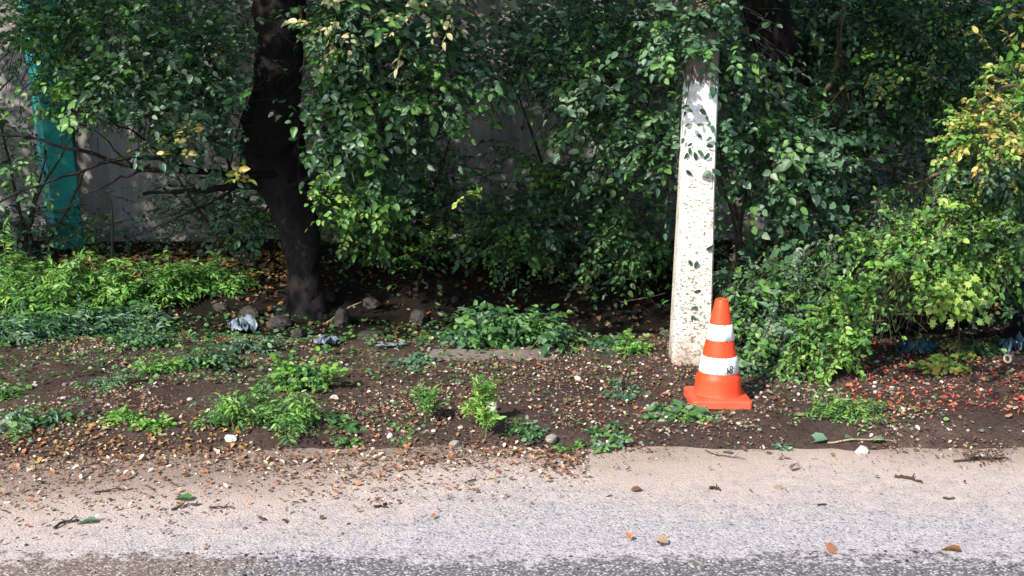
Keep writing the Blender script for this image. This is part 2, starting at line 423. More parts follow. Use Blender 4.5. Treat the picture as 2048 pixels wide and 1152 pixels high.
PAL = {
 'cream': [(0.45, 0.42, 0.22), (0.55, 0.50, 0.30), (0.32, 0.36, 0.16), (0.6, 0.5, 0.32), (0.25, 0.30, 0.14), (0.5, 0.42, 0.25)],  # pale leaf colours painted in as sunlit highlights at the top
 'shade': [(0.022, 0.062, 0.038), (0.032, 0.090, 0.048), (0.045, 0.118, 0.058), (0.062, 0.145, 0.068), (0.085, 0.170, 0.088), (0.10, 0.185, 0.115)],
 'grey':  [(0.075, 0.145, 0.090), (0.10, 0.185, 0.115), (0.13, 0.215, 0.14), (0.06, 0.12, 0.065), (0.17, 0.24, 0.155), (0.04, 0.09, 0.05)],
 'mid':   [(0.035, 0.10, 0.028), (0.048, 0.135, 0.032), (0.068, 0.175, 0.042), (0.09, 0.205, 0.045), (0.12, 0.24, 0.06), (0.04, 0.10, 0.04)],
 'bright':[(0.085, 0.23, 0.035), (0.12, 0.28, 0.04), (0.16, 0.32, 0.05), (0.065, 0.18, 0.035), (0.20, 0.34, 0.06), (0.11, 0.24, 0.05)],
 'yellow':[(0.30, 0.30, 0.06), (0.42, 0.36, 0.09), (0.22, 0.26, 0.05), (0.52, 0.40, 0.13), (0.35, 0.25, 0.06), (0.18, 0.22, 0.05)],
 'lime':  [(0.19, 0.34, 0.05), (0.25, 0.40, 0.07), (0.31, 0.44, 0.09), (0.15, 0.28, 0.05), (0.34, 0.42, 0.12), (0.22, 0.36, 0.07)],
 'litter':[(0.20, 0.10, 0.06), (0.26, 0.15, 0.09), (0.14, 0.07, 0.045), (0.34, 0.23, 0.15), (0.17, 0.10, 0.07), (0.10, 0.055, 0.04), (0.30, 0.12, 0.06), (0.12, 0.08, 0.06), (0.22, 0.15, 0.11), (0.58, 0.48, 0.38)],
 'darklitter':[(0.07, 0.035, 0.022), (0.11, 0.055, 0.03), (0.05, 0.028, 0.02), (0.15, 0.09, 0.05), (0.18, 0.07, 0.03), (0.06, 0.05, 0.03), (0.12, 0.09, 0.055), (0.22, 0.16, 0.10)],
 'red':   [(0.38, 0.07, 0.045), (0.40, 0.14, 0.08), (0.26, 0.05, 0.04), (0.42, 0.20, 0.13), (0.22, 0.07, 0.045), (0.5, 0.07, 0.06)],
 'orange':[(0.32, 0.16, 0.05), (0.40, 0.24, 0.08), (0.27, 0.12, 0.04), (0.42, 0.28, 0.11), (0.22, 0.10, 0.04), (0.30, 0.19, 0.08)],
}
def nrm(a): return a / (np.linalg.norm(a, axis=-1, keepdims=True) + 1e-9)

PLANTS = []
# openings in the foliage: (x0, y0, x1, y1, farthest depth, share removed)
GAPS = [(1483, -40, 1592, 116, 8.4, .93), (1640, 50, 1694, 235, 7.88, .8), (1376, 128, 1424, 192, 6.1, .85), (1475, 300, 1545, 400, 7.6, .5), (1500, 175, 1535, 235, 7.6, .6), (1745, 622, 2048, 790, 7.4, .92), (1680, 400, 1760, 450, 6.9, .6), (1760, 545, 1830, 620, 6.4, .7), (1440, 430, 1475, 520, 7.2, .8), (770, 235, 850, 345, 7.8, .55), (945, 235, 1030, 300, 7.8, .6), (1150, 250, 1200, 330, 7.9, .5), (1790, 330, 1870, 380, 7.7, .5), (870, 270, 1010, 330, 8.0, .7), (1380, 480, 1440, 560, 6.2, .9), (1280, 560, 1345, 650, 8.5, .7),
        (508, 50, 604, 240, 7.65, .93), (492, 235, 606, 340, 7.65, .93), (535, 340, 632, 600, 7.6, .95), (0, 95, 60, 205, 9.9, .8), (165, 255, 300, 330, 9.8, .7), (165, 345, 410, 480, 9.0, .72),
        (60, 110, 104, 210, 9.3, .6), (75, 255, 160, 455, 9.3, .6), (1035, 180, 1120, 250, 9.8, .55), (1255, 150, 1350, 215, 9.8, .6), (1060, 280, 1100, 330, 9.8, .6), (1205, 330, 1250, 420, 9.8, .5),
        (1345, 345, 1428, 730, 6.1, 1.0), (1350, 190, 1432, 345, 6.1, .55), (650, 535, 880, 640, 9, .8), (640, 415, 680, 530, 9.8, .5)]
def gap_keep(P):
    x, y, z = project(P); keep = np.ones(len(P), bool)
    j = 12 * fbm(y / 23.0, x / 31.0, 2, 3) * 2; u = RNG.uniform(0, 1, len(P))
    for x0, y0, x1, y1, d, pr in GAPS:
        ins = (x + j > x0) & (x + j < x1) & (y + j > y0) & (y + j < y1) & (P[:, 1] < d)
        keep &= ~(ins & (u < pr))
    return keep
class Plant:
    def __init__(s, name, label, cat, loc, group=None, shape='ovate', mat=None, indiv=220, wood=None):
        s.root = empty(name, loc, label, cat, group); s.loc = np.asarray(loc, float)
        s.P = []; s.D = []; s.Nn = []; s.S = []; s.C = []
        s.shape = shape; s.mat = mat or M_LEAF; s.indiv = indiv; s.wood = wood or M_TWIG
        s.tw = Acc(); s.br = []; s.hand0 = None
        PLANTS.append(s)
    def leaves(s, P, D, Nn, size, wid, cols):
        s.P.append(P); s.D.append(D); s.Nn.append(Nn)
        s.S.append(np.stack([size * wid, size], 1)); s.C.append(cols)
    def branch(s, pts, rad, name='branch', sides=8, rough=0.1, mat=None):
        a = Acc(); tube(a, pts, rad, sides, rough, seed=len(s.br) + 3)
        o = link(name, a.mesh(name, mat or s.wood, s.loc, True), s.root); s.br.append(o)
    def spray(s, p0, d0, L, n, ls, pal='shade', droop=0.2, wid=0.92, twig=True, jit=0.6, up=1.0, out=0.4, spread=0.85):
        d0 = nrm(np.asarray(d0, float)); t = np.linspace(0.1, 1, n)
        P = p0 + d0 * L * t[:, None] + np.array([0, 0, -1]) * (L * droop * t ** 2)[:, None]
        T = nrm(d0 + np.array([0, 0, -1]) * (2 * droop * t)[:, None])
        side = nrm(np.cross(T, [0, 0, 1]) + RNG.normal(0, 0.2, (1, 3)))
        sg = np.where(np.arange(n) % 2 == 0, 1, -1)[:, None]
        D = nrm(T * 0.55 + side * sg * spread + RNG.normal(0, 0.25, (n, 3)) + np.array([0, 0, -0.08]))
        D[-1] = T[-1]
        C_ = nrm(np.array([0, 0, CAMZ]) - p0) * np.array([1, 1, 0.3])
        Nr = np.array([0, 0, 1]) * up + C_ * out + RNG.normal(0, jit, (n, 3)) + d0 * 0.25
        Nn = nrm(Nr - (Nr * D).sum(1)[:, None] * D)
        pal_ = np.array(PAL[pal]); b = RNG.integers(0, 6)
        idx = np.clip(b + RNG.integers(-1, 2, n), 0, 5)
        s.leaves(P + D * 0.12 * ls, D, Nn, ls * RNG.uniform(0.78, 1.15) * RNG.uniform(0.55, 1.25, n), wid * RNG.uniform(0.75, 1.1), pal_[idx])
        if twig:
            k = 3; q = np.linspace(0, 1, k)
            tp = p0 + d0 * L * q[:, None] + np.array([0, 0, -1]) * (L * droop * q ** 2)[:, None]
            tube(s.tw, tp, [0.0028, 0.002, 0.0012], 3, cap=False)
    def finish(s):
        if not s.P: P = None; return
        s.P = np.concatenate(s.P); s.D = np.concatenate(s.D); s.Nn = np.concatenate(s.Nn)
        s.S = np.concatenate(s.S); s.C = np.concatenate(s.C)
        if s.root.name.split('.')[0] in ('old_tree', 'dark_tree', 'shrub', 'climbing_shrub', 'arching_bush', 'sapling'):
            k = gap_keep(s.P + s.D * s.S[:, 1:2] * 0.4) | (np.arange(len(s.P)) >= s.hand0) if s.hand0 is not None else gap_keep(s.P + s.D * s.S[:, 1:2] * 0.4)
            s.P, s.D, s.Nn, s.S, s.C = s.P[k], s.D[k], s.Nn[k], s.S[k], s.C[k]
    def build(s, chosen):
        if s.tw.n: link('twigs', s.tw.mesh('twigs', s.wood, s.loc), s.root)['kind'] = 'stuff'
        if not len(s.P): return
        X = np.cross(s.D, s.Nn)
        mask = np.ones(len(s.P), bool)
        if len(chosen):
            mask[chosen] = False
            for i in chosen:
                me = leaf_mesh(s.shape if i % 3 else ALT.get(s.shape, s.shape), s.C[i], s.mat)
                M = np.eye(4); M[:3, 0] = X[i] * s.S[i, 0]; M[:3, 1] = s.D[i] * s.S[i, 1]; M[:3, 2] = s.Nn[i] * s.S[i, 1]
                M[:3, 3] = s.P[i] - s.loc
                o = link('leaf', me, s.root); o.matrix_basis = Matrix(M.tolist())
        kk = np.where(mask)[0]
        for k, shp in ((kk[kk % 3 != 0], s.shape), (kk[kk % 3 == 0], ALT.get(s.shape, s.shape))):
            if not len(k): continue
            V, Fc = SHAPES[shp]; nv = len(V)
            W = (s.P[k] - s.loc)[:, None] + (X[k] * s.S[k, 0:1])[:, None] * V[None, :, 0:1] + (s.D[k] * s.S[k, 1:2])[:, None] * V[None, :, 1:2] + (s.Nn[k] * s.S[k, 1:2])[:, None] * V[None, :, 2:3]
            FF = (Fc[None] + (np.arange(len(k)) * nv)[:, None, None]).reshape(-1, 3)
            me = mesh_np('foliage', W.reshape(-1, 3), FF, s.mat, cols=np.repeat(s.C[k], nv, 0))
            link('foliage', me, s.root)['kind'] = 'stuff'

def fill(pl, px, py, rx, ry, Y, dY, clusters, per, L, n, ls, pal, droop=0.18, wid=0.92, tilt=0.0, cr=0.16, gap=None, **kw):
    """foliage clusters through an ellipsoid whose middle is seen at (px, py) at distance Y"""
    c = at(px, py, Y); sx = rx * m_per_px(Y); sz = ry * m_per_px(Y)
    for _ in range(clusters):
        while True:
            q = RNG.uniform(-1, 1, 3)
            if (q ** 2).sum() < 1: break
        node = c + np.array([q[0] * sx, q[1] * dY, q[2] * sz + tilt * q[0] * sx])
        if node[2] < gh(node[0], node[1]) + 0.05: node[2] = gh(node[0], node[1]) + 0.05 + abs(RNG.normal(0, 0.1))
        pk = pal if isinstance(pal, str) else pal[RNG.choice(len(pal), p=kw.get('pw'))] if 'pw' in kw else pal[RNG.integers(len(pal))]
        kk = {k: v for k, v in kw.items() if k != 'pw'}
        if not gap_keep(node[None])[0]: continue
        for _j in range(per):
            off = RNG.normal(0, cr, 3) * np.array([1, 0.8, 0.8])
            d = nrm(off + RNG.normal(0, 0.09, 3) + np.array([0, -0.07, 0.0]))
            pl.spray(node + off * 0.5, d, L * RNG.uniform(0.6, 1.25), n, ls, pk, droop * RNG.uniform(0.4, 1.5), wid, **kk)

# ================================================================== SETTING
def axis(lo, hi, step, far, grow=1.35):
    a = list(np.arange(lo, hi + 1e-6, step)); s = step
    while a[-1] < far: s *= grow; a.append(a[-1] + s)
    s = step
    while a[0] > -far: s *= grow; a.insert(0, a[0] - s)
    return np.array(a)
gx = axis(-5.0, 5.0, 0.028, 600); gy = axis(4.3, 10.4, 0.026, 600)
XX, YY = np.meshgrid(gx, gy)
ZZ = ground_h(XX, YY)
V = np.stack([XX.ravel(), YY.ravel(), ZZ.ravel()], 1)
nx, ny = len(gx), len(gy)
I = np.arange((ny - 1) * (nx - 1)); r_, c_ = I // (nx - 1), I % (nx - 1)
b0 = r_ * nx + c_
Fg = np.stack([b0, b0 + 1, b0 + nx + 1, b0 + nx], 1)
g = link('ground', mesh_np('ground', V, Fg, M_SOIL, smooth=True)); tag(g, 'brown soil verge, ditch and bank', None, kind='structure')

rv = [(-600, -2.6, 0), (600, -2.6, 0), (600, 4.95, 0), (-600, 4.95, 0)]
rd = Acc(); rd.add(rv, [(0, 1, 2, 3)])
road = link('road', rd.mesh('road', M_ROAD)); tag(road, 'pale worn asphalt road dusted with soil', None, kind='structure')

# ---- concrete fence: panels between posts
WY = 9.98
fence = empty('concrete_fence', (0, WY, 0.08), 'old grey concrete panel fence behind the trees', 'fence')
def box_mesh(name, sx, sy, sz, mat, bev=0.01, z0=0.0):
    import bmesh
    bm = bmesh.new(); bmesh.ops.create_cube(bm, size=1)
    for v in bm.verts: v.co = Vector((v.co.x * sx, v.co.y * sy, (v.co.z + 0.5) * sz + z0))
    if bev: bmesh.ops.bevel(bm, geom=list(bm.edges), offset=bev, segments=2, affect='EDGES')
    me = bpy.data.meshes.new(name); bm.to_mesh(me); bm.free(); me.materials.append(mat); return me
pm = box_mesh('panel', 2.28, 0.10, 2.5, M_WALL, 0.012, 0.0); po = box_mesh('post', 0.16, 0.2, 2.62, M_WALL, 0.015, -0.1)
for i in range(8):
    x = -8.6 + i * 2.45
    o = link('post', po, fence); o.location = (x, 0, 0)
    if i < 7:
        o = link('panel', pm, fence); o.location = (x + 1.225, 0.0, 0.0); o.rotation_euler = (0, 0, RNG.normal(0, 0.004))
pl_ = link('plinth', box_mesh('plinth', 17.4, 0.17, 0.14, M_WALL, 0.02, -0.06), fence); pl_.location = (-0.02, -0.10, 0)

# ---- teal gatepost
tp = at(132, 470, 9.55)
teal = empty('teal_pillar', (tp[0], 9.55, gh(tp[0], 9.55)), 'teal painted square pillar in front of the concrete fence', 'pillar')
o = link('shaft', box_mesh('shaft', 0.22, 0.22, 2.6, M_TEAL, 0.012, -0.05), teal); o.rotation_euler = (0, math.radians(-2.6), math.radians(40))
o = link('cap', box_mesh('cap', 0.36, 0.36, 0.05, M_TEAL, 0.012, 0), teal); o.location = (-0.118, 0, 2.55); o.rotation_euler = (0, math.radians(-2.6), math.radians(40))

# ================================================================== POLE
def pole():
    base = gpt(1373, 722)
    Y = 6.14; bx = at(1376, 722, Y)[0]; bz = gh(bx, Y)
    root = empty('utility_pole', (bx, Y, bz), 'whitewashed concrete utility pole standing behind the orange cone', 'pole')
    root.rotation_euler = (0, math.radians(0.7), 0)
    V = []; Fc = []; zs = [-0.3, 0, 0.05, 0.3, 0.7, 1.1, 1.5, 3, 6, 9.2]
    a0 = math.radians(4)
    for z in zs:
        wf = 0.204 - 0.032 * z if z < 1.5 else 0.1635 - 0.005 * z - 0.004 * (z - 3)
        wb = wf * 0.86; d = wf * 1.0; ch = 0.018
        if z <= 0.05: wf *= 1.01
        ring = [(-wf / 2 + ch, -d / 2), (wf / 2 - ch * 0.6, -d / 2), (wf / 2, -d / 2 + ch), (wb / 2, d / 2 - ch), (wb / 2 - ch, d / 2), (-wb / 2 + ch, d / 2), (-wb / 2, d / 2 - ch), (-wf / 2, -d / 2 + ch * 1.6)]
        for x, y in ring: V.append((x * math.cos(a0) - y * math.sin(a0), x * math.sin(a0) + y * math.cos(a0), z))
    m = 8
    for i in range(len(zs) - 1):
        for j in range(m):
            k = (j + 1) % m; Fc.append((i * m + j, i * m + k, (i + 1) * m + k, (i + 1) * m + j))
    Fc.append(tuple(range((len(zs) - 1) * m, len(zs) * m)))
    a = Acc(); a.add(V, Fc); link('shaft', a.mesh('shaft', M_POLE), root)
    # cross arm and insulators well above the frame
    arm = link('crossarm', box_mesh('crossarm', 1.5, 0.07, 0.07, M_STONE, 0.005, 0), root); arm.location = (0, -0.13, 8.7)
    return root
pole()

# ================================================================== CONE
def ring_surface(prof, seg=48, ragged=None):
    V = []; Fc = []
    for i, (r, z) in enumerate(prof):
        for j in range(seg):
            a = 2 * math.pi * j / seg; zz = z
            if ragged and i in ragged: zz += 0.0016 * math.sin(j * 2.3 + i) + 0.0012 * math.sin(j * 5.1)
            V.append((r * math.cos(a), r * math.sin(a), zz))
    for i in range(len(prof) - 1):
        for j in range(seg):
            k = (j + 1) % seg; Fc.append((i * seg + j, i * seg + k, (i + 1) * seg + k, (i + 1) * seg + j))
    return V, Fc
def cone():
    p = at(1434, 805, 5.36); gz = gh(p[0], 5.36)
    root = empty('traffic_cone', (p[0], 5.36, gz + 0.006), 'orange traffic cone with two white bands in front of the pole', 'traffic cone')
    root.rotation_euler = (math.radians(-0.5), math.radians(0.8), math.radians(1)); root.scale = (1.03, 1.03, 0.965)
    def R(z): return 0.0905 + (0.0285 - 0.0905) * (z - 0.135) / (0.5 - 0.135)
    prof = [(0.108, 0.030), (0.106, 0.036), (0.1045, 0.06), (0.100, 0.115), (0.097, 0.131), (0.090, 0.139)]
    for z in (0.15, 0.2, 0.25, 0.3, 0.35, 0.4, 0.45, 0.492): prof.append((R(z), z))
    prof += [(0.0265, 0.499), (0.021, 0.501), (0.019, 0.49), (0.018, 0.40)]
    V, Fc = ring_surface(prof); a = Acc(); a.add(V, Fc)
    link('body', a.mesh('body', M_ORANGE, smooth=True), root)
    for z0, z1 in ((0.150, 0.228), (0.306, 0.381)):
        pr = [(R(z0) - 0.0005, z0), (R(z0) + 0.0024, z0 + 0.001), (R(z1) + 0.0024, z1 - 0.001), (R(z1) - 0.0005, z1)]
        V, Fc = ring_surface(pr, ragged=(1, 2)); a = Acc(); a.add(V, Fc)
        link('white_band', a.mesh('white_band', M_WHITE, smooth=True), root)
    # base plate, square with rounded corners, sloping top
    s = 0.133; V = []; Fc = []; seg = 6
    rings = [(1.0, 0.0), (1.0, 0.030), (0.975, 0.036), (0.80, 0.042)]
    for sc_, z in rings:
        for cx, cy, a0 in ((1, 1, 0), (-1, 1, 90), (-1, -1, 180), (1, -1, 270)):
            for q in range(seg):
                an = math.radians(a0 + 90 * q / (seg - 1)); rr = 0.018
                V.append(((cx * (s - rr) + rr * math.cos(an)) * sc_, (cy * (s - rr) + rr * math.sin(an)) * sc_, z))
    m = 4 * seg
    for i in range(len(rings) - 1):
        for j in range(m):
            k = (j + 1) % m; Fc.append((i * m + j, i * m + k, (i + 1) * m + k, (i + 1) * m + j))
    Fc.append(tuple(range(3 * m, 4 * m))); Fc.append(tuple(range(m - 1, -1, -1)))
    a = Acc(); a.add(V, Fc); link('base', a.mesh('base', M_ORANGE), root)
    # printed mark on the lower band: a vertical stroke and a rounded glyph
    def patch(acc, a0, z0, pts):
        V = []
        for u, v in pts:
            z = z0 + v; r = R(z) + 0.0034; an = a0 + u / r
            V.append((r * math.cos(an), r * math.sin(an), z))
        acc.add(V, [tuple(range(len(V)))])
    a = Acc(); A0 = math.radians(-90 + 5)
    def stroke(x0, y0, x1, y1, w_):
        dx, dy = x1 - x0, y1 - y0; l = math.hypot(dx, dy); nx_, ny_ = -dy / l * w_ / 2, dx / l * w_ / 2
        patch(a, A0, 0, [(x0 + nx_, y0 + ny_), (x0 - nx_, y0 - ny_), (x1 - nx_, y1 - ny_), (x1 + nx_, y1 + ny_)])
    stroke(0.017, 0.157, 0.0165, 0.186, 0.006)
    stroke(0.020, 0.168, 0.026, 0.168, 0.012)

    for i in range(8):
        b, c = i * math.pi / 4, (i + 1) * math.pi / 4
        stroke(0.036 + 0.0075 * math.cos(b), 0.1845 + 0.0085 * math.sin(b), 0.036 + 0.0075 * math.cos(c), 0.1845 + 0.0085 * math.sin(c), 0.0055)
        stroke(0.034 + 0.0075 * math.cos(b), 0.167 + 0.008 * math.sin(b), 0.034 + 0.0075 * math.cos(c), 0.167 + 0.008 * math.sin(c), 0.0075)
    stroke(0.046, 0.185, 0.052, 0.177, 0.004)
    link('printed_mark', a.mesh('printed_mark', M_MARK), root)
    a = Acc(); stroke(-0.030, 0.178, -0.026, 0.190, 0.003); link('smudge', a.mesh('smudge', M_SLAB), root)
    # torn flakes at band edges
    a = Acc()
    for u, z in ((-0.006, 0.2275), (0.009, 0.2275), (0.004, 0.3805), (0.012, 0.306)):
        a = Acc(); patch(a, A0, z, [(-0.003, -0.002), (0.003, -0.003), (0.002, 0.003), (-0.002, 0.003)] if 0 else [(u - 0.003, -0.003), (u + 0.003, -0.002), (u + 0.002, 0.002), (u - 0.002, 0.002)])
        link('scuff', a.mesh('scuff', M_MARK), root)
cone()

# ================================================================== TREES
def wpath(pts):
    return np.array([at(x, y, Y) for x, y, Y, r in pts]), [r for *_, r in pts]

# --- big dark tree on the left
bz = gh(at(612, 630, 7.7)[0], 7.7)
T1 = Plant('old_tree', 'large dark gnarled tree left of centre, trunk bare and almost black', 'tree', (at(612, 630, 7.7)[0], 7.7, bz), indiv=300, wood=M_BARK)
P, r = wpath([(618, 665, 7.7, 0.17), (614, 640, 7.7, 0.15), (611, 590, 7.7, 0.115), (606, 520, 7.7, 0.115), (598, 460, 7.72, 0.13), (580, 400, 7.74, 0.155), (556, 330, 7.75, 0.20), (546, 280, 7.75, 0.215), (550, 210, 7.72, 0.17), (556, 120, 7.7, 0.155), (562, 20, 7.7, 0.165), (570, -120, 7.6, 0.15), (600, -330, 7.3, 0.13)])
P4 = curve_pts(np.column_stack([P, r]), 60)
a = Acc(); tube(a, P4[:, :3], P4[:, 3], 20, 0.16, seed=4)
for ang in range(0, 360, 60):   # root flare
    q = np.radians(ang + 13); b = P[1] + np.array([0, 0, 0.04])
    e = b + np.array([math.cos(q) * 0.24, math.sin(q) * 0.2, 0]); e[2] = gh(e[0], e[1]) - 0.03
    pts = curve_pts([b + [0, 0, 0.22], (b * 0.55 + e * 0.45) + [0, 0, 0.05], e], 8); tube(a, pts, np.linspace(0.06, 0.015, 8), 8, 0.15, seed=ang)
link('trunk', a.mesh('trunk', M_BARK, T1.loc, True), T1.root)
tops = P[-1]
def limb(T, pts, r0, r1, n=20, wob=0.02, name='branch', mat=None):
    q = curve_pts(pts, n, wob, seed=int(r0 * 1000) + n); T.branch(q, np.linspace(r0, r1, n), name, 8, 0.12, mat)
    return q
limb(T1, [P[-2], (-2.0, 6.4, 3.0), (-2.9, 5.2, 3.6), (-3.6, 4.2, 4.0)], 0.10, 0.03)
limb(T1, [P[-2], (-0.9, 6.2, 3.1), (-0.2, 5.0, 3.7), (0.3, 4.0, 4.1)], 0.12, 0.03)
limb(T1, [P[-1], (-1.6, 6.0, 3.6), (-2.0, 4.6, 4.2), (-2.2, 3.2, 4.6)], 0.13, 0.03)
limb(T1, [P[-1], (-0.5, 7.6, 3.6), (0.6, 7.8, 4.3)], 0.10, 0.03)
limb(T1, [P[-1], (-2.4, 7.8, 3.7), (-3.9, 7.6, 4.3)], 0.10, 0.03)
limb(T1, [at(690, 318, 7.45), at(640, 345, 7.5), at(560, 385, 7.6)], 0.012, 0.02, 10, 0.004)
limb(T1, [at(600, 10, 7.4), at(604, 60, 7.4), at(612, 100, 7.4), at(606, 150, 7.45)], 0.012, 0.008, 10, 0.004, mat=M_BARK2)
# bare twiggy branches reaching left
for k, (pp, r0, r1) in enumerate([
    ([(560, 350, 7.6), (470, 352, 7.45), (400, 345, 7.35), (270, 335, 7.3), (200, 313, 7.25), (130, 292, 7.2), (60, 277, 7.15), (-40, 262, 7.1)], 0.022, 0.006),
    ([(430, 350, 7.4), (330, 322, 7.3), (230, 320, 7.2), (150, 347, 7.15), (60, 377, 7.1), (-30, 420, 7.05)], 0.013, 0.005),
    ([(300, 330, 7.3), (260, 350, 7.35), (210, 372, 7.3), (160, 398, 7.3), (120, 420, 7.3)], 0.008, 0.004),
    ([(560, 372, 7.65), (480, 372, 7.6), (390, 382, 7.55), (285, 386, 7.5)], 0.028, 0.011),
    ([(480, 372, 7.6), (420, 405, 7.6), (350, 440, 7.6), (270, 470, 7.6)], 0.010, 0.004),
    ([(420, 405, 7.6), (380, 420, 7.6), (300, 440, 7.65)], 0.006, 0.003),
    ([(330, 322, 7.3), (290, 280, 7.3), (240, 250, 7.3), (170, 225, 7.3), (60, 232, 7.3)], 0.007, 0.003),
    ([(270, 335, 7.3), (230, 300, 7.2), (190, 260, 7.2), (110, 235, 7.2)], 0.006, 0.003),
    ([(470, 352, 7.45), (440, 300, 7.4), (400, 260, 7.4), (330, 235, 7.4)], 0.009, 0.004),
    ([(600, 330, 7.5), (700, 300, 7.3), (760, 250, 7.1), (800, 200, 7.0)], 0.012, 0.004)]):
    q = curve_pts([at(*v) for v in pp], 18, 0.006, seed=60 + k); T1.branch(q, np.linspace(r0, r1, 18), 'branch', 6, 0.1)

# --- second tree, right of the pole, trunk only seen near the top
x2 = at(1545, 100, 8.5)[0]
T2 = Plant('dark_tree', 'tall dark leaning tree right of the pole, its trunk showing at the top edge', 'tree', (x2 - 0.05, 8.6, gh(x2, 8.6)), indiv=300, wood=M_BARK)
P, r = wpath([(1640, 560, 8.6, 0.17), (1625, 400, 8.6, 0.14), (1600, 250, 8.55, 0.13), (1570, 140, 8.5, 0.135), (1540, 40, 8.45, 0.15), (1515, -60, 8.4, 0.15), (1490, -260, 8.2, 0.13)])
P4 = curve_pts(np.column_stack([P, r]), 34); a = Acc(); tube(a, P4[:, :3], P4[:, 3], 16, 0.15, seed=9)
link('trunk', a.mesh('trunk', M_BARK, T2.loc, True), T2.root)
limb(T2, [P[-1], (1.2, 6.8, 3.3), (0.9, 5.2, 3.9), (0.8, 3.8, 4.3)], 0.11, 0.03)
limb(T2, [P[-1], (2.6, 6.9, 3.3), (3.2, 5.4, 3.9), (3.6, 4.0, 4.3)], 0.11, 0.03)
limb(T2, [P[-2], (2.8, 8.0, 3.2), (4.2, 7.4, 3.8)], 0.09, 0.03)
limb(T2, [P[-2], (0.9, 8.2, 3.1), (0.2, 7.9, 3.7)], 0.08, 0.03)
limb(T2, [at(1585, 215, 8.5), at(1560, 195, 8.0), at(1548, 230, 7.4), at(1530, 330, 7.0)], 0.03, 0.01)

# --- sapling
p0 = at(1640, 300, 7.9)
T3 = Plant('sapling', 'thin pale-barked sapling at upper right with bent stem', 'tree', (p0[0], 7.9, gh(p0[0], 7.9)), indiv=80, wood=M_BARK2)
q = curve_pts([(p0[0] - 0.05, 7.9, 0.0), at(1628, 420, 7.9), at(1643, 232, 7.9), at(1655, 180, 7.9), at(1676, 120, 7.9), at(1680, 60, 7.9), at(1700, -60, 7.85)], 26, 0.004)
a = Acc(); tube(a, q, np.linspace(0.028, 0.016, 26), 9, 0.1); link('trunk', a.mesh('trunk', M_BARK2, T3.loc, True), T3.root)
limb(T3, [at(1670, 140, 7.9), at(1690, 180, 7.95), at(1712, 230, 8.0)], 0.012, 0.005, 8, 0.003)

# ---- spots kept sunlit: the added shading sprays stay off their sun rays
LIT = []
def lit(px, py, Y, r): LIT.append((at(px, py, Y), r))
for z in np.arange(0.0, 1.55, 0.15): LIT.append((np.array([0.93 + z * 0.03, 6.12, z]), 0.46))
for px in range(-40, 470, 70):
    for py in (500, 545, 590, 635): lit(px, py, 7.6, 0.34)
for v in [(640, 395, 6.8, .22), (720, 400, 6.8, .22), (960, 385, 6.9, .10), (345, 260, 6.9, .14), (495, 340, 6.9, .10), (700, 25, 6.5, .2), (870, 30, 6.5, .16),
          (1905, 590, 6.0, .22), (1990, 230, 6.0, .45), (2010, 160, 6.0, .3), (1520, 75, 7.4, .1), (1760, 480, 6.3, .25), (1900, 460, 6.2, .2), (1260, 690, 6.5, .15), (540, 545, 8.4, .2), (470, 520, 8.4, .2),
          (2020, 560, 6.0, .2), (1690, 600, 6.0, .25), (95, 330, 9.4, .12), (100, 400, 9.4, .12), (85, 160, 9.4, .1), (1980, 300, 6.0, .2), (660, 60, 6.6, .15), (740, 230, 6.8, .12)]: lit(*v)
LP = np.array([p for p, _ in LIT]); LR = np.array([r_ for _, r_ in LIT])
def blocks(Q):
    d = Q - LP; s = d @ SUN; e = np.linalg.norm(d - s[:, None] * SUN, axis=1)
    return bool(((e < LR) & (s > 0)).any())
def vis_px(Q):
    x, y, z = project(Q[None]); return x[0], y[0]

def shade_canopy(n):  # unseen leaf sprays added along sun rays to shade hedge and bank
    k = 0
    while k < n:
        T = np.array([RNG.uniform(-5.0, 5.4), RNG.uniform(6.95, 10.0), RNG.uniform(0, 2.4)])
        z = RNG.uniform(2.45, 4.4); s = (z - T[2]) / SUN[2]
        if s <= 0: continue
        Q = T + s * SUN
        if blocks(Q): k += 0.3; continue
        pl = T1 if Q[0] < 0.35 + RNG.normal(0, 0.4) else T2
        for _j in range(3):
            pl.spray(Q + RNG.normal(0, 0.06, 3), nrm(RNG.normal(0, 1, 3) * [1, 1, 0.4]), 0.34, 9, 0.085, 'mid', 0.3, 1.0, twig=False, out=0.0)
        k += 1
shade_canopy(1350)
for _ in range(150):   # unseen sprays added to the right-hand crown to shade soil under the bush
    T = np.array([RNG.uniform(1.75, 3.6), RNG.uniform(5.95, 7.0), RNG.uniform(0, 0.15)]); Q = T + SUN * (RNG.uniform(2.5, 4.2) / SUN[2])
    if blocks(Q): continue
    for _j in range(3): T2.spray(Q + RNG.normal(0, 0.06, 3), nrm(RNG.normal(0, 1, 3) * [1, 1, 0.4]), 0.34, 9, 0.085, 'mid', 0.3, 1.0, twig=False, out=0.0)

def overhead(n):
    for _ in range(n):
        Q = np.array([RNG.uniform(-5, 5.5), RNG.uniform(6.8, 9.8), RNG.uniform(2.5, 4.6)])
        if blocks(Q): continue
        pl = T1 if Q[0] < 0.4 else T2
        for _j in range(3): pl.spray(Q + RNG.normal(0, 0.08, 3), nrm(RNG.normal(0, 1, 3) * [1, 1, 0.4]), 0.36, 9, 0.09, 'mid', 0.3, 1.0, twig=False, out=0.0)
overhead(700)

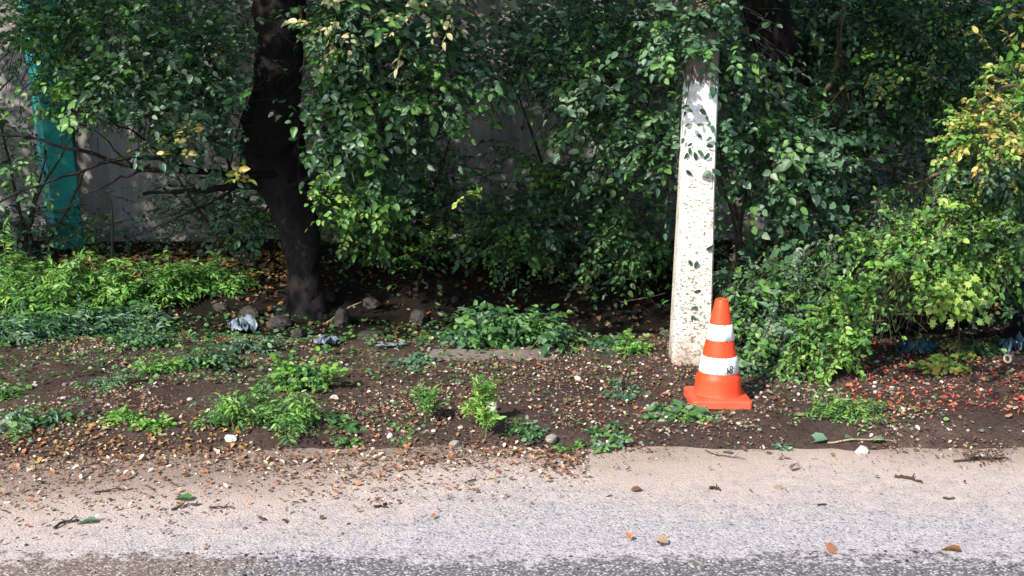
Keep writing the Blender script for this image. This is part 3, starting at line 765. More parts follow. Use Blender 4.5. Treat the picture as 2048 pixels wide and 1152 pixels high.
# ---- T1 foliage in view
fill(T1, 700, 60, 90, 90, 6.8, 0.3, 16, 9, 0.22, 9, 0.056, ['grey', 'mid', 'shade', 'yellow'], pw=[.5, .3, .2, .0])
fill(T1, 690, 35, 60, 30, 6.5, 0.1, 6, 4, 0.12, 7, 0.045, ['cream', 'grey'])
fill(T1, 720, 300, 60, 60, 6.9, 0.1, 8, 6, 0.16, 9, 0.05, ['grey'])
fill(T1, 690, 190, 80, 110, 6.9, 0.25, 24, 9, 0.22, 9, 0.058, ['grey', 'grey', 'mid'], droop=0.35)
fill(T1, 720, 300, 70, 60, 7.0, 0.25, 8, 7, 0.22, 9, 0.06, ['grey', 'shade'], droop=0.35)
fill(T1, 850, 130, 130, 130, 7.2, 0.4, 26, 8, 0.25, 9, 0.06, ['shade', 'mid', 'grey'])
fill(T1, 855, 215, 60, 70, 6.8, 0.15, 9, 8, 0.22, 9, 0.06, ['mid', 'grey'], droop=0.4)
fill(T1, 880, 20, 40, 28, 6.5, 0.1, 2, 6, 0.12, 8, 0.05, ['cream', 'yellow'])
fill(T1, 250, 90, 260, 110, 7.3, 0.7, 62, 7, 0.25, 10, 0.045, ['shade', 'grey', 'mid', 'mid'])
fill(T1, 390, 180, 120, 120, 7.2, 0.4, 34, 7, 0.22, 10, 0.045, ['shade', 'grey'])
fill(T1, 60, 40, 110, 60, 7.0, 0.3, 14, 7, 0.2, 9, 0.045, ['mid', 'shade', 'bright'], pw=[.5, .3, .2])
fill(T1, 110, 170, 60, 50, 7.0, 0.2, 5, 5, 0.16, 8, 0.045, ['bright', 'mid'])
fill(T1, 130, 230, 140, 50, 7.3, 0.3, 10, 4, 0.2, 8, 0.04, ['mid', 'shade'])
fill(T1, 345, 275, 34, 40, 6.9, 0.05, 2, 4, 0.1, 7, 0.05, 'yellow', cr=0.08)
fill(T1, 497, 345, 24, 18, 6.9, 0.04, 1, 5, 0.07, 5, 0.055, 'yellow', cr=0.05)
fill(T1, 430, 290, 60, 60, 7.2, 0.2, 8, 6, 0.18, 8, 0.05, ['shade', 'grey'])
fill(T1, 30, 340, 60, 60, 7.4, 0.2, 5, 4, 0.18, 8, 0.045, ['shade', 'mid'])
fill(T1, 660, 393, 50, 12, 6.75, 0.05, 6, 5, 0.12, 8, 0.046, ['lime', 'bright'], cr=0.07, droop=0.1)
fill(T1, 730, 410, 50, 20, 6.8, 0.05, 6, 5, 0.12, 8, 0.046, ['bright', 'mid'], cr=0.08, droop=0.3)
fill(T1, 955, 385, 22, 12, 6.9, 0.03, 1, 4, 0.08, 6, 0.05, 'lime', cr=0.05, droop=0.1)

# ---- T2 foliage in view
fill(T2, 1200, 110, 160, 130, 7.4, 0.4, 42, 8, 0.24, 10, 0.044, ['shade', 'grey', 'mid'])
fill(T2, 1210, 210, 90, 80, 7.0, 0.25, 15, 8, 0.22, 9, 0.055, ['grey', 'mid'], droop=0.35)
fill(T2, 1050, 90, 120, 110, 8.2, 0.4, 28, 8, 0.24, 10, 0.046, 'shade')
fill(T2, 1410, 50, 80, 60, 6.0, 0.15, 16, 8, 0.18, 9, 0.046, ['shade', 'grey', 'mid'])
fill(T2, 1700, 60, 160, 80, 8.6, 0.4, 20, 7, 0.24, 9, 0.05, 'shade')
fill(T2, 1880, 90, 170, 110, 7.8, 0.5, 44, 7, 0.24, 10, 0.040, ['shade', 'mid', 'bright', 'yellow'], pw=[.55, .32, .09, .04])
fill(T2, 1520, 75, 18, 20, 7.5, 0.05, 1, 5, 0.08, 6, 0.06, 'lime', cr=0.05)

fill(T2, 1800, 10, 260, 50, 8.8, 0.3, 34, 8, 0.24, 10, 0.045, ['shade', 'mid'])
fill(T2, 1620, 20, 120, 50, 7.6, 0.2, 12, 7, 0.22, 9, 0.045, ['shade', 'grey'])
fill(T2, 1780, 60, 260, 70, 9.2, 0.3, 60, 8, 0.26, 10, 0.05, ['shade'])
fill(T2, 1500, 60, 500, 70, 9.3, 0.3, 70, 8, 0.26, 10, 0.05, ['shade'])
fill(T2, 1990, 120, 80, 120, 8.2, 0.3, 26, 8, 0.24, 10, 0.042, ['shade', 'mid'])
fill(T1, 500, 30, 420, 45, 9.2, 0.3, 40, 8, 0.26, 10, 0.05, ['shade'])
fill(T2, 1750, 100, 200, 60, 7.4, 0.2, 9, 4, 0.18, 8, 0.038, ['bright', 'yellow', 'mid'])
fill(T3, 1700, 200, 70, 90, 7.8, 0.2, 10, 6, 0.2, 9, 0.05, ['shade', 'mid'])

# ---- shrubs
def shrub(name, label, px, Y, group=None, **kw):
    x = at(px, 560, Y)[0]
    p = Plant(name, label, 'shrub', (x, Y, gh(x, Y)), group, **kw)
    for i in range(5):
        e = np.array([x + RNG.normal(0, 0.35), Y + RNG.normal(0, 0.15), RNG.uniform(0.7, 1.5)])
        b = np.array([x + RNG.normal(0, 0.06), Y + RNG.normal(0, 0.05), gh(x, Y) - 0.03])
        q = curve_pts([b, (b + e) / 2 + RNG.normal(0, 0.06, 3), e], 10, 0.005, seed=i); p.branch(q, np.linspace(0.018, 0.005, 10), 'branch', 6)
    return p
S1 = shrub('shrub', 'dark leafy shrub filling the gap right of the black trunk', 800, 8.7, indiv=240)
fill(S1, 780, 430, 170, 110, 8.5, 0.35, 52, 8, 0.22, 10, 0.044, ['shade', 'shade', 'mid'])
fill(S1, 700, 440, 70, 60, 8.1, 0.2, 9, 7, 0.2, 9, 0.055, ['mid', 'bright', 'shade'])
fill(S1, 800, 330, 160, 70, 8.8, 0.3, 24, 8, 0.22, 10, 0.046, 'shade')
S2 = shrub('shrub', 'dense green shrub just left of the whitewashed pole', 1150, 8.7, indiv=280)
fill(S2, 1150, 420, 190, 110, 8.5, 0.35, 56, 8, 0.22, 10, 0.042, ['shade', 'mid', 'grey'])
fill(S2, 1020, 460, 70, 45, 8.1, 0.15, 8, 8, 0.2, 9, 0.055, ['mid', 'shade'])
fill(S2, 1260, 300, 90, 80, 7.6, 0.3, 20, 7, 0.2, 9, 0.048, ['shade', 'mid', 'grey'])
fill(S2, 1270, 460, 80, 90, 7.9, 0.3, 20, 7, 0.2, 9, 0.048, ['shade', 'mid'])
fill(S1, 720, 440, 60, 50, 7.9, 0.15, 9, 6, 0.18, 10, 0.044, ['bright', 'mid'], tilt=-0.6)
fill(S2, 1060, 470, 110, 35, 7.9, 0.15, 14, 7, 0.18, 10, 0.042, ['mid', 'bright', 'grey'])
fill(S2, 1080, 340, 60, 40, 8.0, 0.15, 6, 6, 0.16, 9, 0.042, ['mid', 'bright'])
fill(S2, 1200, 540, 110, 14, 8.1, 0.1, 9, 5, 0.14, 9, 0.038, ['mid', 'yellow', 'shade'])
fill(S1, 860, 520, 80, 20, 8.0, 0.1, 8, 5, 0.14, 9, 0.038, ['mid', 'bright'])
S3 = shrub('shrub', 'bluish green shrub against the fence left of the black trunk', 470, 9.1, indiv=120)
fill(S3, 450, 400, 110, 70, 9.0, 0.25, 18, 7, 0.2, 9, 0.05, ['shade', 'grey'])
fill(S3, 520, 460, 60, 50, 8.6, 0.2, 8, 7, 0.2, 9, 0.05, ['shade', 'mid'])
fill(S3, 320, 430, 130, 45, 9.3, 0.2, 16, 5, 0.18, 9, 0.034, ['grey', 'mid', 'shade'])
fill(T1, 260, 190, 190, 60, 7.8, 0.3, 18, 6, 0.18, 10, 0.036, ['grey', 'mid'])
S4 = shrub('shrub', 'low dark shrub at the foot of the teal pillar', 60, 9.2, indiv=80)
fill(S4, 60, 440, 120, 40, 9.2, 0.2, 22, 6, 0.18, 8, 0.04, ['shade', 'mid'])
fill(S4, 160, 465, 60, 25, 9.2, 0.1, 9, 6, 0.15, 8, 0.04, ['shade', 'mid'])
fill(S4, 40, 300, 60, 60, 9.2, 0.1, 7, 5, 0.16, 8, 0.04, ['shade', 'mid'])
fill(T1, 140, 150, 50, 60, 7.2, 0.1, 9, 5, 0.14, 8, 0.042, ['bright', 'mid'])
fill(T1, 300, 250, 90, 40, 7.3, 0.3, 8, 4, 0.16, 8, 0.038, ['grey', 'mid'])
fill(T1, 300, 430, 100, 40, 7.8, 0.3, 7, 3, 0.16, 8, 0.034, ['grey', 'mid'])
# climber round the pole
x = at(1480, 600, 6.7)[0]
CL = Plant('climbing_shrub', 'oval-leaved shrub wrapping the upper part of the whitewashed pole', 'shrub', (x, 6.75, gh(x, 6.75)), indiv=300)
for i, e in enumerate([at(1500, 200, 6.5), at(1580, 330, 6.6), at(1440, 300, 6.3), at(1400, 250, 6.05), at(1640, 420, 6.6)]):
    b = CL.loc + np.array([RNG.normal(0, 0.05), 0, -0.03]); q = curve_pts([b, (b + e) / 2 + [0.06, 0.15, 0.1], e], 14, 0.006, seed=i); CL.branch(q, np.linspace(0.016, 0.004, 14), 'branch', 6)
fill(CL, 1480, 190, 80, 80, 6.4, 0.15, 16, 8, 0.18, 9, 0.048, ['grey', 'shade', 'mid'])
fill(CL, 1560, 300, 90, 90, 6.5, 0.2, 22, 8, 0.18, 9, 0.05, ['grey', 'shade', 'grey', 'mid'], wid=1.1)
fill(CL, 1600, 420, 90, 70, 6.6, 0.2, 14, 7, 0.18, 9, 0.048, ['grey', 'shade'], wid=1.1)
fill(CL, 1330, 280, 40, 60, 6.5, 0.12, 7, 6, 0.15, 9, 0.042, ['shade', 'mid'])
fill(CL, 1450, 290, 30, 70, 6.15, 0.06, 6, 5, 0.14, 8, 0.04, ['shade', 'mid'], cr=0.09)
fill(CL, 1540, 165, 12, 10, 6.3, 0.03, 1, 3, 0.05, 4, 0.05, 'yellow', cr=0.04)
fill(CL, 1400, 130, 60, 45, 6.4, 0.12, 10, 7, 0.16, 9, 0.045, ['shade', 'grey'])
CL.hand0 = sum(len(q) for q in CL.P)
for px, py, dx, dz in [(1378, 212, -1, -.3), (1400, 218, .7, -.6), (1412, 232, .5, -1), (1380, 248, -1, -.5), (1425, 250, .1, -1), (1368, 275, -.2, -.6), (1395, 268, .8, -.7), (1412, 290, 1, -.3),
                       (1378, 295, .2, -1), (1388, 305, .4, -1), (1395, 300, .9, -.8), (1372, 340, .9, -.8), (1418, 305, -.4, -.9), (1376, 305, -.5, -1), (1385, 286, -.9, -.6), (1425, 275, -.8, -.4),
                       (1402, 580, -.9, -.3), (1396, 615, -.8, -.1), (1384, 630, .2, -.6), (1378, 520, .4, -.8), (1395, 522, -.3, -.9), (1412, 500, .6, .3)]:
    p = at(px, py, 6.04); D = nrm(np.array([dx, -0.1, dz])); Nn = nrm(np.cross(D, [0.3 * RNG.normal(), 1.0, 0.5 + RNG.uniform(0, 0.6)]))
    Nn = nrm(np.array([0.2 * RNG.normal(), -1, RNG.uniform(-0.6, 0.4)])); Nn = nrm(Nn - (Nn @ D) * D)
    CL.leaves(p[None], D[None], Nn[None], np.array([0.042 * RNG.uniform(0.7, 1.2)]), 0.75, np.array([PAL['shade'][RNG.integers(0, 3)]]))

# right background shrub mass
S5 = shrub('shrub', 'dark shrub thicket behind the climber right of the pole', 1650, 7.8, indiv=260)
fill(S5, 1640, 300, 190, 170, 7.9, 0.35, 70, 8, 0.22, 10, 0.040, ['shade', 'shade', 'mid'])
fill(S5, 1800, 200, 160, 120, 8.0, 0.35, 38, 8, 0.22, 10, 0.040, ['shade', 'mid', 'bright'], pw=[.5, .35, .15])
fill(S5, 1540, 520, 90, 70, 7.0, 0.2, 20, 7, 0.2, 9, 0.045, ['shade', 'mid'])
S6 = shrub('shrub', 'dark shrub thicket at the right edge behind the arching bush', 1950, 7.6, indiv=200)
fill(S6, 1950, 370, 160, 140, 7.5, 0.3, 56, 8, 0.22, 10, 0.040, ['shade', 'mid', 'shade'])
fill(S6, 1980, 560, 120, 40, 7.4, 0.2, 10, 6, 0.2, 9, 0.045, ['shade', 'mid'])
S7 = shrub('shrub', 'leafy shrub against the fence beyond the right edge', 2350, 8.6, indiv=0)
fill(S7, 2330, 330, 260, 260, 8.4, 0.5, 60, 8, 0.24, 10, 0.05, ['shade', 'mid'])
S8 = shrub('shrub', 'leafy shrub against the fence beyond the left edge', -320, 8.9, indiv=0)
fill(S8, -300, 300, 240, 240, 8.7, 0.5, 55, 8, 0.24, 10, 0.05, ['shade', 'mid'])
# arching bush lower right
xr = at(2060, 560, 6.6)[0]
B1 = Plant('arching_bush', 'green bush at right with branches arching down beside the traffic cone', 'bush', (xr, 6.7, gh(xr, 6.7)), indiv=300, wood=M_BARK2)
arches = [[(2070, 330, 6.6), (1950, 390, 6.4), (1850, 450, 6.2), (1760, 520, 6.05), (1660, 620, 5.9), (1590, 720, 5.8)],
          [(2070, 380, 6.7), (1900, 430, 6.5), (1760, 470, 6.4), (1640, 550, 6.3), (1560, 650, 6.1), (1510, 735, 5.95)],
          [(2070, 360, 6.4), (1960, 400, 6.2), (1830, 520, 6.0), (1740, 620, 5.85), (1650, 730, 5.75)],
          [(2070, 450, 6.6), (1900, 480, 6.4), (1700, 480, 6.4), (1560, 540, 6.3), (1480, 620, 6.2)],
          [(2070, 400, 6.3), (2000, 430, 6.2), (1900, 500, 6.1), (1820, 590, 6.0)],
          [(2070, 500, 6.2), (1990, 515, 6.15), (1930, 520, 6.1), (1860, 560, 6.05)],
          [(2070, 290, 6.8), (1900, 340, 6.7), (1760, 400, 6.6), (1600, 480, 6.5), (1500, 560, 6.4)]]
for k, pp in enumerate(arches):
    W = [np.array([xr + 0.1, 6.75, gh(xr, 6.7)])] + [at(*v) for v in pp]
    q = curve_pts(W, 46, 0.004, seed=80 + k); B1.branch(q, np.linspace(0.014, 0.003, 46), 'branch', 6)
    for i in range(10, 46):
        for _ in range(5):
            d = nrm(q[min(i + 1, 45)] - q[i - 1]) * 1.1 + RNG.normal(0, 0.38, 3) + np.array([-0.25, -0.1, -0.2])
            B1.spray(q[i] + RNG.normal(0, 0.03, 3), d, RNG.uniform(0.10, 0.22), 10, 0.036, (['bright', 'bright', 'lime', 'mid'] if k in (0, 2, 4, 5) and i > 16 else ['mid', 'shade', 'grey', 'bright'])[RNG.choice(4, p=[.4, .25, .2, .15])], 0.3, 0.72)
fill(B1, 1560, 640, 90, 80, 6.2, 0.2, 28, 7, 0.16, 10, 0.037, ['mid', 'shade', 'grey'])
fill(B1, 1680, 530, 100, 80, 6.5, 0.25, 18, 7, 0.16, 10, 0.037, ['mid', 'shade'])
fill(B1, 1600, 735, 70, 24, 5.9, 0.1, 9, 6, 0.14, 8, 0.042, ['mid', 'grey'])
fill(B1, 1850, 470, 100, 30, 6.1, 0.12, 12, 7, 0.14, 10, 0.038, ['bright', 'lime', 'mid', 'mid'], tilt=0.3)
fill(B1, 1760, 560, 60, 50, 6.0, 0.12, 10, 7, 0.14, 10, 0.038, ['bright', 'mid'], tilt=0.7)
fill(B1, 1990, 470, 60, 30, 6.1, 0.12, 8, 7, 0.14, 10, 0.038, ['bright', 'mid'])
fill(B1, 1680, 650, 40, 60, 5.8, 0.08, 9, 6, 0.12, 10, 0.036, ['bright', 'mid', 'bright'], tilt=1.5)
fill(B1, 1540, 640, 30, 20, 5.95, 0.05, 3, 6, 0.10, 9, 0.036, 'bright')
fill(B1, 1480, 560, 40, 60, 6.3, 0.1, 9, 6, 0.15, 8, 0.042, ['shade', 'mid'])
# lobed bright sprig
xb = at(1905, 590, 6.0)
B2 = Plant('maple_seedling', 'bright yellow-green lobed leaves glowing in the sun under the arching bush', 'shrub', (xb[0] + 0.1, 6.1, gh(xb[0], 6.1)), shape='lobed', indiv=120, wood=M_TWIG)
B2.branch(curve_pts([B2.loc, B2.loc + [-0.02, 0, 0.2], xb + [0.03, 0.05, -0.02], xb + [-0.1, -0.02, 0.08]], 12), np.linspace(0.007, 0.003, 12), 'stem', 6)
fill(B2, 1905, 588, 46, 36, 6.0, 0.05, 14, 5, 0.08, 5, 0.046, 'lime', cr=0.06, jit=0.35, up=0.4, out=0.9, wid=0.9, droop=0.3)
# yellowing branch at right edge
xy = at(2080, 300, 6.3)
B3 = Plant('yellowing_tree', 'yellowing tree whose leafy branch hangs in at the right edge', 'tree', (xy[0] + 0.5, 6.6, gh(xy[0] + 0.5, 6.6)), indiv=160, wood=M_BARK2)
q = curve_pts([B3.loc, B3.loc + [0, 0, 1.2], B3.loc + [-0.1, -0.1, 2.4], B3.loc + [0.1, -0.2, 3.6]], 20, 0.01); a = Acc(); tube(a, q, np.linspace(0.08, 0.03, 20), 10, 0.1)
link('trunk', a.mesh('trunk', M_BARK2, B3.loc, True), B3.root)
limb(B3, [B3.loc + [0, 0, 1.3], at(2090, 200, 6.2), at(2020, 170, 6.1), at(1950, 210, 6.0)], 0.018, 0.004, 14, 0.004)
limb(B3, [B3.loc + [0, 0, 1.1], at(2090, 290, 6.2), at(2010, 250, 6.1), at(1930, 250, 6.0)], 0.014, 0.004, 14, 0.004)
fill(B3, 2020, 180, 40, 35, 6.1, 0.12, 6, 5, 0.12, 9, 0.034, ['yellow', 'bright', 'mid'], pw=[.2, .4, .4])
fill(B3, 1995, 255, 70, 32, 5.95, 0.12, 20, 6, 0.12, 10, 0.032, ['yellow', 'bright', 'lime', 'mid'], pw=[.25, .4, .15, .2], tilt=0.2)
fill(B3, 2010, 320, 60, 40, 6.1, 0.12, 9, 6, 0.12, 9, 0.04, ['mid', 'grey'])
fill(B3, 2035, 550, 30, 40, 6.2, 0.1, 6, 6, 0.12, 9, 0.036, ['bright', 'yellow', 'mid'])
fill(B3, 2150, 150, 120, 200, 6.3, 0.3, 20, 8, 0.2, 9, 0.05, ['mid', 'yellow', 'bright'])

# ---- ivy-like clump at the edge of the ditch
def clump(label, px, py, rx, ry, n, ls, pal, rise=0.25, name='weed', cat='weed', group=None, shape='ovate', indiv=60, per=5, nl=7, L=0.12, wood=None, pos=None, droop=0.25, **kw):
    p = gpt(px, py) if pos is None else pos
    pl = Plant(name, label, cat, p, group, shape=shape, indiv=indiv, wood=wood or M_STALK)
    mpp = m_per_px(p[1])
    for i in range(n):
        ox = RNG.uniform(-1, 1) * rx * mpp; oz = RNG.uniform(0.15, 1) * ry * mpp * (1 - 0.5 * (ox / (rx * mpp)) ** 2)
        base = np.array([p[0] + ox * 0.45, p[1] + RNG.normal(0, 0.05), 0]); base[2] = gh(base[0], base[1]) - 0.01
        tip = np.array([p[0] + ox, base[1] + RNG.normal(0, 0.05), base[2] + oz])
        q = curve_pts([base, (base + tip) / 2 + [0, 0, 0.25 * oz], tip], 5)
        tube(pl.tw, q, np.linspace(0.003, 0.0015, 5), 3, cap=False)
        for j in range(per):
            t = RNG.uniform(0.35, 1); pp = base * (1 - t) + tip * t
            pl.spray(pp, RNG.normal(0, 1, 3) * [1, 0.8, 0.25] + [0, -0.15, rise], L * RNG.uniform(0.6, 1.2), nl, ls, pal if isinstance(pal, str) else pal[RNG.integers(len(pal))], droop, 1.0, twig=False, **kw)
    return pl
clump('dark ivy-like clump trailing over the edge of the ditch', 1010, 690, 125, 85, 46, 0.042, ['shade', 'mid', 'mid'], name='ivy_clump', cat='plant', indiv=200, per=7, L=0.16)
clump('low green leaves along the ditch just left of the pole', 1220, 695, 70, 28, 18, 0.035, ['mid', 'shade'], indiv=60)
clump('bright green tuft between the ivy clump and the pole', 1262, 702, 24, 32, 8, 0.03, 'bright', indiv=30, L=0.08)
GB = 'feathery weeds on the sunlit bank at left'
sets = [(20, 640, 90, 120, 'bright'), (90, 650, 90, 110, 'bright'), (170, 635, 90, 110, 'bright'), (60, 600, 90, 70, 'bright'), (150, 600, 80, 70, 'bright'), (240, 620, 80, 90, 'bright'),
        (310, 600, 70, 70, 'bright'), (10, 680, 80, 34, 'mid'), (100, 672, 90, 34, 'mid'), (190, 660, 90, 34, 'mid'), (370, 590, 60, 50, 'bright'), (440, 575, 45, 40, 'bright'), (270, 660, 60, 40, 'mid'), (0, 560, 60, 40, 'mid')]
desc = ['tall bright', 'broad bright', 'leaning bright', 'short bright', 'thin bright', 'wide bright', 'loose bright', 'low dull', 'spreading dull', 'flat dull', 'small yellow-green', 'last small', 'low dark', 'far left']
where = ['at the left edge under the grey fence', 'below the teal pillar', 'right of the weed below the teal pillar', 'at the back left by the fence foot', 'at the back below the teal pillar', 'beside the thin stake',
         'just right of the thin stake', 'in front at the left edge', 'in front of the weeds below the pillar', 'in front of the thin stake', 'midway from the stake to the black trunk', 'nearest the black trunk on the bank', 'in the hollow in front of the stake', 'highest on the bank']
for (px, py, rx, ry, pal), d_, w_ in zip(sets, desc, where):
    clump(f'{d_} feathery weed {w_}', px, py, rx, ry * 1.45, 20, 0.052, [pal, pal, pal, 'mid'] if pal == 'bright' else ['shade', 'shade', 'mid'], group=GB, shape='lance', indiv=60, per=8, nl=11, L=0.15, spread=0.95, jit=0.6)  # the duller sets get darker leaves, standing in for a shaded hollow
GF = 'weeds growing through the leaf litter on the verge'
for (px, py, rx, ry, n, ls, pal, lab, shp) in [
    (485, 845, 66, 112, 24, 0.034, ['bright', 'mid'], 'biggest bright green weed in the foreground litter', 'lance'),
    (578, 862, 44, 100, 18, 0.034, ['bright', 'bright', 'mid'], 'bright green weed right beside the biggest one', 'lance'),
    (610, 775, 65, 64, 26, 0.030, ['mid', 'bright'], 'mid green weed below the pale blue plastic litter', 'ovate'),
    (85, 850, 60, 64, 13, 0.03, ['grey', 'mid'], 'greyish green weed at the far left of the verge', 'ovate'),
    (235, 848, 35, 26, 10, 0.025, 'bright', 'small flat green weed left of the biggest weed', 'ovate'),
    (310, 855, 24, 24, 8, 0.025, 'bright', 'tiny bright green tuft between the flat weed and the biggest weed', 'ovate'),
    (845, 846, 26, 84, 9, 0.034, ['mid', 'bright'], 'slender pale stemmed weed in the middle of the verge', 'lance'),
    (965, 850, 30, 118, 12, 0.036, ['bright', 'lime', 'bright'], 'tallest slender light green weed in the middle of the verge', 'lance'),
    (1045, 868, 32, 40, 8, 0.024, ['mid', 'grey'], 'small dull weed right of the tallest slender weed', 'ovate'),
    (692, 878, 28, 30, 8, 0.028, 'mid', 'small round-leaved weed at the dusty road edge', 'round'),
    (790, 872, 24, 24, 6, 0.022, 'mid', 'tiny weed beside a pale yellow leaf near the road edge', 'ovate'),
    (1690, 835, 80, 55, 22, 0.028, ['mid', 'bright'], 'spreading green weed in front of the arching bush', 'lance'),
    (1880, 745, 26, 45, 8, 0.035, ['yellow', 'bright'], 'yellow-green seedling among the red leaves at right', 'round'),
    (1920, 715, 35, 30, 8, 0.028, ['mid', 'yellow'], 'dull green seedling behind the yellow-green one', 'ovate'),
    (1960, 705, 30, 26, 8, 0.028, ['mid'], 'dark green seedling near the blue scrap at the right edge', 'ovate'),
    (1345, 838, 62, 24, 12, 0.04, ['grey', 'mid'], 'flat dusty-leaved weed at the foot of the cone', 'ovate'),
    (1400, 842, 40, 14, 6, 0.034, ['grey', 'mid'], 'small flattened weed right under the cone base', 'ovate'),
    (1560, 892, 24, 20, 4, 0.03, ['grey'], 'crushed grey-green sprig on the soil at the road edge', 'lance'),
    (330, 745, 60, 45, 16, 0.028, ['mid', 'bright'], 'green weed mid-left above the bare soil patch', 'lance'),
    (220, 775, 55, 40, 14, 0.026, ['mid', 'grey'], 'pale dusty weed at left of the bare soil patch', 'lance'),
    (420, 730, 70, 50, 18, 0.03, ['shade', 'mid'], 'dark green weed in front of the pale blue plastic', 'ovate'),
    (300, 690, 70, 55, 18, 0.03, ['shade', 'mid'], 'dark weed on the ditch edge at left', 'ovate'),
    (510, 705, 60, 40, 14, 0.03, ['shade', 'grey'], 'dull weed between the two pale blue scraps', 'ovate'),
    (820, 730, 60, 22, 12, 0.026, ['shade', 'grey'], 'low dark weed left of the concrete slab', 'round'),
    (10, 790, 40, 34, 10, 0.028, ['mid', 'bright'], 'green weed cut by the left edge of the verge', 'ovate'),
    (1255, 790, 40, 36, 8, 0.024, ['grey', 'shade'], 'thin grey-green weed left of the cone', 'ovate'),
    (1220, 885, 50, 24, 10, 0.028, ['grey', 'mid'], 'low dusty weed at the road edge below the pole', 'ovate'),
    (1150, 900, 26, 20, 5, 0.024, ['mid', 'bright'], 'little green weed touching the asphalt near the middle', 'ovate'),
    (1530, 745, 60, 26, 12, 0.036, ['grey', 'mid'], 'pale leafy shoot just right of the cone', 'ovate')]:
    clump(lab, px, py, rx, ry, int(n * 0.66), ls, pal, group=GF, shape=shp, indiv=40, per=7, nl=9 if shp == 'lance' else 6, L=min(0.12, ry * 0.0016 + 0.02) * (0.6 if 'slender' in lab and 'dull' not in lab else 1), rise=1.6 if 'slender' in lab and 'dull' not in lab else 0.3, spread=0.9, jit=0.5)

# ---- build all plants: the leaves that show singly become parts, the rest of the crown one mesh
def choose():
    cell = 11; W_, H_ = 2048 // cell + 1, 1152 // cell + 1
    ids = []; 
    for i, p in enumerate(PLANTS):
        p.finish()
    PA = np.concatenate([p.P + p.D * p.S[:, 1:2] * 0.5 for p in PLANTS]); SZ = np.concatenate([p.S[:, 1] for p in PLANTS])
    own = np.concatenate([np.full(len(p.P), i) for i, p in enumerate(PLANTS)]); loc = np.concatenate([np.arange(len(p.P)) for p in PLANTS])
    x, y, z = project(PA); ok = (z > 1) & (x > 2) & (x < 2046) & (y > 2) & (y < 1150)
    px = SZ * F / np.maximum(z, 0.1); k = np.where(ok)[0]
    order = k[np.argsort(z[k])]; key = (x[order] // cell).astype(int) + W_ * (y[order] // cell).astype(int)
    _, first = np.unique(key, return_index=True); sel = order[first]
    sel = sel[px[sel] > 10]
    res = []
    for i, p in enumerate(PLANTS):
        s_ = sel[own[sel] == i]; s_ = s_[np.argsort(-px[s_])][:p.indiv] ; res.append(loc[s_])
    return res
CH = choose()
for p, c in zip(PLANTS, CH): p.build(c)
print('leaves', sum(len(p.P) for p in PLANTS), 'single', sum(len(c) for c in CH))

# ================================================================== GROUND LITTER
def place_leaves(name, n, sampler, lo, hi, pal, shape, label, tilt=0.35, wid=1.0, lift=0.004, mat=None, surf=ground_h):
    xy = sampler(n); x, y = xy[:, 0], xy[:, 1]; n = len(x)
    z = np.maximum(surf(x, y), np.where(y < 4.95, 0.0, -9)) + lift + RNG.uniform(0, 0.008, n)
    P = np.stack([x, y, z], 1); a = RNG.uniform(0, 2 * math.pi, n)
    D = nrm(np.stack([np.cos(a), np.sin(a), RNG.normal(0, 0.15, n)], 1))
    Nr = np.stack([RNG.normal(0, tilt, n), RNG.normal(0, tilt, n) - 0.1, np.ones(n)], 1)
    Nn = nrm(Nr - (Nr * D).sum(1)[:, None] * D); X = np.cross(D, Nn)
    S = lo + (hi - lo) * RNG.power(0.55, n)[:, None] if 0 else (lo + (hi - lo) * RNG.uniform(0, 1, n) ** 2.2)[:, None]
    V, Fc = SHAPES[shape]; nv = len(V)
    W = P[:, None] + (X * S * wid)[:, None] * V[None, :, 0:1] + (D * S)[:, None] * V[None, :, 1:2] + (Nn * S)[:, None] * V[None, :, 2:3]
    FF = (Fc[None] + (np.arange(n) * nv)[:, None, None]).reshape(-1, 3)
    pal_ = np.array(PAL[pal] if isinstance(pal, str) else pal); C = pal_[RNG.integers(0, len(pal_), n)] * RNG.uniform(0.75, 1.2, (n, 1))
    o = link(name, mesh_np(name, W.reshape(-1, 3), FF, mat or M_DRY, cols=np.repeat(C, nv, 0)))
    tag(o, label, None, kind='stuff'); return o
def band(y0, y1, xlo=None, xhi=None, powr=1.0):
    def f(n):
        y = y0 + (y1 - y0) * RNG.uniform(0, 1, n) ** powr; hw = 0.455 * y + 1.5
        lo = -hw if xlo is None else np.full(n, xlo); hi = hw if xhi is None else np.full(n, xhi)
        x = lo + (hi - lo) * RNG.uniform(0, 1, n)
        keep = fbm(x * 2.2, y * 2.2, 3, 77) > RNG.uniform(-0.38, 0.2, n)
        return np.stack([x, y], 1)[keep]
    return f
def left_spread(n):
    x = RNG.uniform(-2.4, 0.3, n); y = 4.75 - np.abs(RNG.normal(0, 0.38, n)) * np.clip(0.55 - 0.35 * x, 0.25, 1.2)
    k = fbm(x * 3 + 5, y * 5, 3, 9) > RNG.uniform(-0.5, 0.3, n)
    return np.stack([x, y], 1)[k & (y > 3.5)]
place_leaves('leaf_litter', 30000, band(4.72, 6.7), 0.007, 0.027, 'litter', 'flake', 'brown and cream fallen leaf fragments over the verge')
place_leaves('leaf_litter', 12000, band(6.6, 9.9), 0.02, 0.06, 'darklitter', 'ovate_curled', 'dark fallen leaves in the ditch and on the bank')  # leaf colours darkened here to deepen the shade of the ditch
place_leaves('leaf_litter', 6000, left_spread, 0.006, 0.030, 'litter', 'flake', 'leaf crumbs strewn over the left part of the asphalt', tilt=0.2)
place_leaves('leaf_litter', 700, band(3.55, 4.8), 0.006, 0.018, 'darklitter', 'flake', 'sparse dark crumbs on the open asphalt', tilt=0.15)
